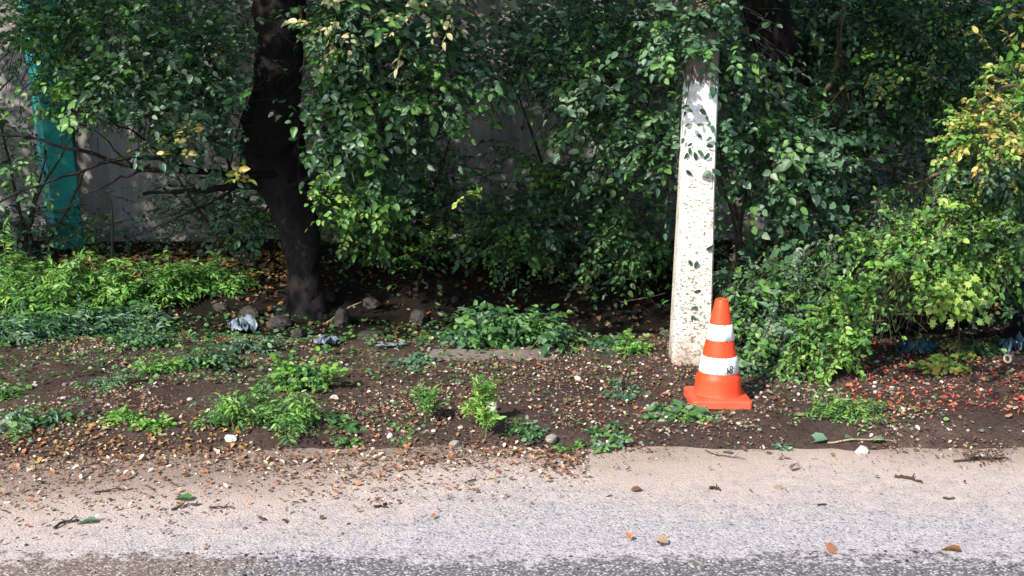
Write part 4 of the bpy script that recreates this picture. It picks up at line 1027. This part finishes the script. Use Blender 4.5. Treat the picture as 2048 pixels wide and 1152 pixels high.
place_leaves('leaf_litter', 1500, lambda n: np.stack([RNG.uniform(1.6, 2.7, n), RNG.uniform(5.15, 6.6, n)], 1), 0.008, 0.026, 'red', 'ovate_curled', 'red fallen leaves scattered at the right of the verge')
place_leaves('leaf_litter', 450, lambda n: np.stack([RNG.uniform(-2.4, -1.1, n), RNG.normal(4.80, 0.12, n)], 1), 0.010, 0.034, 'orange', 'ovate_curled', 'orange fallen leaves along the left road edge')
place_leaves('leaf_litter', 1700, lambda n: np.stack([RNG.uniform(-3.4, -1.5, n), RNG.normal(8.6, 0.35, n)], 1), 0.03, 0.06, 'orange', 'ovate_curled', 'orange fallen leaves on the bank beside the black trunk')
place_leaves('leaf_litter', 5200, band(4.62, 5.25), 0.006, 0.022, 'litter', 'flake', 'small leaf crumbs along the soil edge of the road')
place_leaves('leaf_litter', 3600, band(4.48, 4.85), 0.004, 0.013, 'darklitter', 'flake', 'fine dark crumbs where soil meets asphalt', tilt=0.2)
place_leaves('ground_cover', 1100, band(4.72, 5.1), 0.010, 0.024, 'grey', 'ovate', 'sparse dusty seedlings along the soil edge of the road', tilt=0.6, lift=0.01, mat=M_LEAF)
place_leaves('ground_cover', 5500, band(4.9, 6.9), 0.010, 0.028, 'mid', 'ovate', 'tiny green seedlings sprinkled through the litter', tilt=0.6, lift=0.012, mat=M_LEAF)
place_leaves('ground_cover', 3600, lambda n: np.stack([RNG.uniform(-4.2, 0.0, n) , RNG.uniform(5.6, 7.6, n)], 1), 0.014, 0.04, 'mid', 'ovate', 'low green ground cover on the left side of the verge', tilt=0.7, lift=0.02, mat=M_LEAF)
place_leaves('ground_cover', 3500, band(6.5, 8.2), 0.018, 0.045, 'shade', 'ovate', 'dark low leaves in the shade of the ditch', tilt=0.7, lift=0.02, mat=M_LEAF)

def ico():
    t = (1 + 5 ** 0.5) / 2
    v = np.array([(-1, t, 0), (1, t, 0), (-1, -t, 0), (1, -t, 0), (0, -1, t), (0, 1, t), (0, -1, -t), (0, 1, -t), (t, 0, -1), (t, 0, 1), (-t, 0, -1), (-t, 0, 1)], float)
    f = [(0, 11, 5), (0, 5, 1), (0, 1, 7), (0, 7, 10), (0, 10, 11), (1, 5, 9), (5, 11, 4), (11, 10, 2), (10, 7, 6), (7, 1, 8), (3, 9, 4), (3, 4, 2), (3, 2, 6), (3, 6, 8), (3, 8, 9), (4, 9, 5), (2, 4, 11), (6, 2, 10), (8, 6, 7), (9, 8, 1)]
    return v / np.linalg.norm(v[0]), np.array(f)
IV, IF = ico()
def gravel(name, n, sampler, lo, hi, label, cols, zs=0.6):
    xy = sampler(n); n = len(xy); x, y = xy.T
    z = np.maximum(ground_h(x, y), np.where(y < 4.95, 0.0, -9)); s = lo + (hi - lo) * RNG.uniform(0, 1, n) ** 3
    Vv = IV[None] * (1 + RNG.normal(0, 0.16, (n, 12, 1))) * s[:, None, None] * np.array([1, RNG.uniform(0.7, 1), zs])
    a = RNG.uniform(0, 6.28, n); ca, sa = np.cos(a)[:, None], np.sin(a)[:, None]
    W = np.stack([Vv[..., 0] * ca - Vv[..., 1] * sa + x[:, None], Vv[..., 0] * sa + Vv[..., 1] * ca + y[:, None], Vv[..., 2] + (z + s * 0.25)[:, None]], 2)
    C = np.array(cols)[RNG.integers(0, len(cols), n)] * RNG.uniform(0.7, 1.2, (n, 1))
    FF = (IF[None] + (np.arange(n) * 12)[:, None, None]).reshape(-1, 3)
    o = link(name, mesh_np(name, W.reshape(-1, 3), FF, M_DRY, cols=np.repeat(C, 12, 0))); tag(o, label, None, kind='stuff')
GC = [(0.28, 0.23, 0.20), (0.20, 0.17, 0.155), (0.38, 0.33, 0.29), (0.13, 0.10, 0.09), (0.50, 0.45, 0.41), (0.10, 0.07, 0.055), (0.08, 0.05, 0.04)]
gravel('gravel', 11500, band(4.7, 6.7), 0.003, 0.013, 'small stones and soil crumbs over the verge', GC)
gravel('gravel', 2600, band(3.5, 4.75), 0.0015, 0.006, 'fine grit lying on the asphalt', GC[:4])
gravel('gravel', 4500, left_spread, 0.002, 0.009, 'soil crumbs strewn over the left of the asphalt', GC[3:] + [(0.2, 0.14, 0.11)])
gravel('gravel', 1500, band(3.4, 3.72), 0.003, 0.008, 'coarse loose chippings on the dark tarmac patch', [(0.05, 0.048, 0.052), (0.1, 0.095, 0.1), (0.45, 0.43, 0.43), (0.03, 0.03, 0.03)])

# ---- stones
def stone_mesh(seed, sx, sy, sz, mat, sub=2):
    import bmesh
    bm = bmesh.new(); bmesh.ops.create_icosphere(bm, subdivisions=sub, radius=1)
    r = np.random.default_rng(seed); planes = nrm(r.normal(0, 1, (9, 3))); dist = r.uniform(0.62, 0.95, 9)
    for v in bm.verts:
        c = np.array(v.co)
        for p, d in zip(planes, dist):
            e = c @ p
            if e > d: c = c - p * (e - d) * 0.9
        c *= 1 + 0.04 * r.normal()
        v.co = Vector((c[0] * sx, c[1] * sy, c[2] * sz))
    me = bpy.data.meshes.new('stone'); bm.to_mesh(me); bm.free(); me.materials.append(mat); return me
def stone(px, py, wpx, hpx, label, mat=M_ROCK, seed=0, group=None, name='stone', cat='stone'):
    p = gpt(px, py + hpx * 0.35); k = m_per_px(p[1]); sx = wpx * k / 2; sz = hpx * k / 2
    if mat is M_ROCK: sx *= 0.85; sz *= 0.85
    o = link(name, stone_mesh(seed, sx * 1.1, sx * 0.8, sz * 1.1, mat, 3 if wpx > 25 else 2)); zz = max(p[2], 0.0 if p[1] < 4.95 else -9)
    o.location = (p[0], p[1], zz + sz * (0.3 if mat is M_ROCK else 0.55)); o.rotation_euler = (0, 0, seed * 1.7); tag(o, label, cat, group)
stone(683, 628, 52, 64, 'upright brownish rock just right of the black trunk foot', seed=1)
stone(655, 590, 36, 36, 'rough grey rock leaning on the black trunk foot', seed=2)
stone(838, 628, 52, 42, 'squat grey rock in the dark ditch right of the trunk', seed=3)
stone(742, 665, 70, 34, 'flat mossy rock below the pale dry twig', seed=4)
stone(745, 600, 60, 30, 'dim rock high in the shaded ditch', seed=5)
stone(560, 640, 60, 40, 'brown rock left of the black trunk foot', seed=6)
stone(500, 620, 50, 36, 'dark rock on the bank left of the trunk', seed=7)
stone(600, 660, 46, 34, 'earthy rock directly under the black trunk', seed=8)
stone(440, 610, 36, 26, 'small dark rock on the bank among weeds', seed=9)
stone(910, 598, 24, 18, 'small pale rock above the ivy clump', seed=10)
stone(985, 812, 22, 26, 'upright pale pebble at the foot of the tallest slender weed', M_STONEW, 11)
stone(1103, 876, 32, 17, 'grey stone with black underside at the road edge', M_STONE, 12)
stone(1722, 905, 27, 20, 'white pebble lying on the asphalt edge at right', M_STONEW, 13)
stone(1806, 818, 18, 12, 'white pebble on the dark soil behind the asphalt edge', M_STONEW, 14)
stone(780, 870, 16, 13, 'cream pebble beside the tiny weed', M_STONEW, 15)
stone(1155, 757, 18, 12, 'white pebble high on the verge near the middle', M_STONEW, 16)
stone(910, 888, 26, 16, 'grey stone at the road edge below the slender weeds', M_STONE, 17)
stone(462, 875, 30, 14, 'flat pinkish stone below the biggest weed', M_STONEW, 18)
sm = [stone_mesh(30 + i, 1, 0.8, 0.6, [M_STONEW, M_STONE][i % 3 == 2], 2) for i in range(8)]
for i in range(75):
    y = RNG.uniform(4.85, 6.5); x = RNG.uniform(-1, 1) * (0.43 * y); s = RNG.uniform(0.008, 0.017)
    o = link('pebble', sm[i % 8]); o.location = (x, y, gh(x, y) + s * 0.35); o.scale = (s, s, s); o.rotation_euler = (0, 0, RNG.uniform(0, 6))
    tag(o, 'small pebble lying in the leaf litter of the verge', 'pebble', 'pebbles in the leaf litter')
for i in range(130):
    red = i < 34; y = RNG.uniform(4.85, 6.6); x = RNG.uniform(1.5, 2.5) if red else RNG.uniform(-1, 1) * (0.43 * y)
    if i > 112: x = RNG.uniform(-2, 2); y = RNG.uniform(3.7, 4.7)
    pal = PAL['red'] if red else PAL['litter']; c = pal[RNG.integers(len(pal))]
    s = RNG.uniform(0.024, 0.045); o = link('fallen_leaf', leaf_mesh(['ovate_curled', 'round'][i % 2], c, M_DRY))
    o.location = (x, y, max(gh(x, y), 0 if y < 4.95 else -9) + 0.012); o.scale = (s, s, s); o.rotation_euler = (RNG.normal(0, 0.35), RNG.normal(0, 0.35), RNG.uniform(0, 6.28))
    if red: tag(o, 'red fallen leaf on the dark soil at the right', 'fallen leaf', 'red fallen leaves at the right')
    elif i > 112: tag(o, 'dry brown leaf lying alone on the asphalt', 'fallen leaf', 'dry leaves on the asphalt')
    else: tag(o, 'dry fallen leaf on the brown soil of the verge', 'fallen leaf', 'dry leaves on the verge')

# ---- half-buried slab
p = gpt(990, 712)
o = link('concrete_slab', box_mesh('concrete_slab', 0.70, 0.17, 0.08, M_SLAB, 0.012, -0.05)); o.location = (p[0], p[1], p[2] - 0.018); o.rotation_euler = (math.radians(5), 0, math.radians(-1.5))
tag(o, 'half-buried pinkish concrete slab on the verge below the ivy clump', 'slab')

# ---- crumpled plastic
def crumple(px, py, wpx, dpx, mat, label, seed, amp=0.035, name='plastic_scrap'):
    p = gpt(px, py); k = m_per_px(p[1]); n = 16; r = np.linspace(-0.5, 0.5, n); A, B = np.meshgrid(r, r)
    w_, d_ = wpx * k, dpx * k * 3.2
    H = amp * (np.abs(fbm(A * 5, B * 5, 3, seed)) * 3) + 0.01; ex = 1 + 0.25 * vnoise(A * 3 + seed, B * 3, seed)
    V = np.stack([(A * w_ * ex + 0.02 * vnoise(A * 7, B * 7, seed + 1)).ravel(), (B * d_ * ex).ravel(), H.ravel()], 1)
    I = np.arange((n - 1) ** 2); r0 = I // (n - 1); c0 = I % (n - 1); b = r0 * n + c0
    Vd = V.copy(); Vd[:, 2] -= 0.0015
    F1 = np.stack([b, b + 1, b + n + 1, b + n], 1); F2 = F1[:, ::-1] + len(V)
    o = link(name, mesh_np(name, np.concatenate([V, Vd]), np.concatenate([F1, F2]), mat)); o.location = tuple(p); o.rotation_euler = (0.15, 0, seed * 0.7)
    tag(o, label, 'litter')
crumple(482, 662, 50, 16, M_BLUE, 'crumpled pale blue plastic scrap left of the trunk', 3, 0.05)
crumple(653, 690, 46, 14, M_BLUE, 'pale blue plastic scrap below the trunk foot', 4, 0.035)
crumple(785, 694, 60, 6, M_BLUE, 'thin pale strip of plastic on the ditch edge', 5, 0.01)
crumple(1832, 708, 46, 20, M_DBLUE, 'dark blue plastic scrap under the arching bush', 6, 0.04)
crumple(2032, 702, 30, 22, M_DBLUE, 'dark blue plastic scrap at the right edge', 7, 0.05)
# round lid, standing on edge
p = gpt(2014, 728); a = Acc(); R_ = 0.019
ang = np.linspace(0, 2 * math.pi, 28)
tube(a, np.stack([np.cos(ang) * R_, 0 * ang, np.sin(ang) * R_], 1), np.full(28, 0.0065), 8, cap=False)
o = link('ring', a.mesh('ring', M_LID, smooth=True)); o.location = (p[0], p[1], p[2] + 0.028); o.rotation_euler = (math.radians(-25), 0, 0.2)
tag(o, 'cream plastic ring standing in the leaves at the right edge', 'litter')

# ---- stake and sticks
x = at(228, 560, 8.3)[0]; a = Acc(); b = np.array([x, 8.3, gh(x, 8.3) - 0.1])
tube(a, curve_pts([b, at(226, 500, 8.3), at(222, 400, 8.3)], 10, 0.003), np.linspace(0.011, 0.008, 10), 7, 0.1)
o = link('stake', a.mesh('stake', M_WOOD, b), None, b); tag(o, 'thin dark upright stake among the weeds at left', 'stake')
def stick(pts, r, label, mat=M_TWIG, lift=0.006, name='stick', fork=True, grp=None):
    W = []
    for px, py, h in pts:
        p = gpt(px, py); p[2] = max(p[2], 0.0 if p[1] < 4.95 else -9) + lift + h; W.append(p)
    a = Acc(); q = curve_pts(W, 9, 0.002, seed=int(pts[0][0])); tube(a, q, np.linspace(r, r * 0.5, 9), 6, 0.15)
    if fork:
        d = q[-1] - q[0]; f = q[5] + np.array([d[0] * 0.2, 0.03, 0.01]); tube(a, [q[5], (q[5] + f) / 2, f], [r * 0.5, r * 0.4, r * 0.25], 5)
    o = link(name, a.mesh(name, mat, W[0]), None, W[0]); tag(o, label, 'stick', grp)
stick([(655, 655, 0.03), (690, 640, 0.06), (722, 632, 0.09)], 0.006, 'pale dry twig catching light by the rocks', M_PALETWIG, fork=False)
stick([(110, 1078, 0), (135, 1066, 0.004), (160, 1064, 0.002)], 0.006, 'bent dark stick on the asphalt at lower left')
stick([(190, 1005, 0), (225, 1001, 0.002), (252, 999, 0)], 0.004, 'straight brown stick on the asphalt at left')
stick([(345, 1040, 0), (360, 1036, 0.002), (378, 1030, 0)], 0.005, 'short twig beside the green leaf on the asphalt')
stick([(420, 1036, 0), (440, 1037, 0.002), (466, 1035, 0)], 0.004, 'short twig right of the green leaf on the asphalt')
stick([(750, 1035, 0), (765, 1033, 0), (776, 1035, 0)], 0.005, 'short dark bit of twig on the open asphalt')
stick([(930, 985, 0), (945, 981, 0.002), (952, 979, 0)], 0.004, 'tiny twig on the asphalt below the slender weeds')
stick([(1062, 940, 0), (1080, 932, 0.003), (1102, 928, 0)], 0.005, 'light brown twig near the middle of the road edge', M_PALETWIG)
stick([(1420, 998, 0), (1428, 996, 0), (1440, 1001, 0)], 0.007, 'dark scrap of bark on the asphalt below the cone')
stick([(1635, 1030, 0), (1645, 1030, 0), (1654, 1029, 0)], 0.004, 'tiny dark twig in the middle right of the asphalt', fork=False)
stick([(1788, 972, 0), (1815, 976, 0.002), (1842, 985, 0)], 0.008, 'long brown strip of bark on the asphalt at right')
stick([(1885, 1016, 0), (1900, 1018, 0), (1908, 1017, 0)], 0.005, 'short twig below the bark strip at right', fork=False)
stick([(1410, 908, 0), (1430, 922, 0.002), (1470, 932, 0.002), (1492, 938, 0)], 0.0025, 'thin curved stem on the dusty road edge below the cone')
stick([(1655, 888, 0), (1720, 886, 0.01), (1790, 884, 0)], 0.004, 'long thin twig on the soil edge at right', M_PALETWIG)
stick([(1240, 615, 0.03), (1290, 612, 0.05), (1330, 608, 0.06)], 0.005, 'thin pale twig in the dark ditch left of the pole', M_PALETWIG)

# ---- twig clump on the road
p = gpt(1962, 938); p[2] = 0
TC = Plant('dry_sprig', 'dry broken sprig with shrivelled leaves on the asphalt at right', 'sprig', p, indiv=0)
for i in range(26):
    b = p + np.array([RNG.uniform(-0.08, 0.09), RNG.normal(0, 0.025), 0.008]); e = b + np.array([RNG.normal(0, 0.03), RNG.normal(0, 0.02), abs(RNG.normal(0, 0.022))])
    tube(TC.tw, [b, (b + e) / 2, e], [0.0025, 0.002, 0.001], 4)
    TC.spray(e, RNG.normal(0, 1, 3) * [1, 1, 0.3], 0.03, 4, 0.014, 'darklitter', 0.1, twig=False)
tube(TC.tw, [p + [-0.12, -0.02, 0.005], p + [0, 0, 0.012], p + [0.11, 0.01, 0.008]], [0.005, 0.004, 0.003], 5)
TC.finish(); TC.build([])
# ---- fresh leaves fallen on the road
for px, py, s, rz, lab, pal in [(383, 1022, 0.07, 1.2, 'dark green leaf lying on the left of the asphalt', 'mid'), (388, 1034, 0.05, 0.2, 'pale underside-up leaf next to the dark green leaf', 'grey'),
                           (195, 1066, 0.07, 1.6, 'faded green leaf beside the bent stick', 'grey'), (1655, 884, 0.10, 1.5, 'long grey-green leaf on the soil edge right of the cone', 'grey'),
                           (1690, 882, 0.07, -1.2, 'curled green leaf right of the long grey-green leaf', 'grey'), (1770, 886, 0.08, 1.4, 'flattened green leaf above the white pebble', 'grey'),
                           (1460, 922, 0.05, 0.4, 'small green leaf on the dusty edge below the cone', 'grey'), (1120, 908, 0.06, 1.5, 'green leaf lying at the asphalt edge near the middle', 'mid'),
                           (1920, 1128, 0.07, 0.9, 'orange-brown leaf on the dark tarmac at the bottom right', 'orange')]:
    p = gpt(px, py); c = PAL[pal][2]
    o = link('fallen_leaf', leaf_mesh('ovate_curled', c, M_LEAF)); o.location = (p[0], p[1], max(p[2], 0) + 0.012); o.scale = (s, s, s); o.rotation_euler = (RNG.normal(0, 0.15), RNG.normal(0, 0.15), rz)
    tag(o, lab, 'fallen leaf')
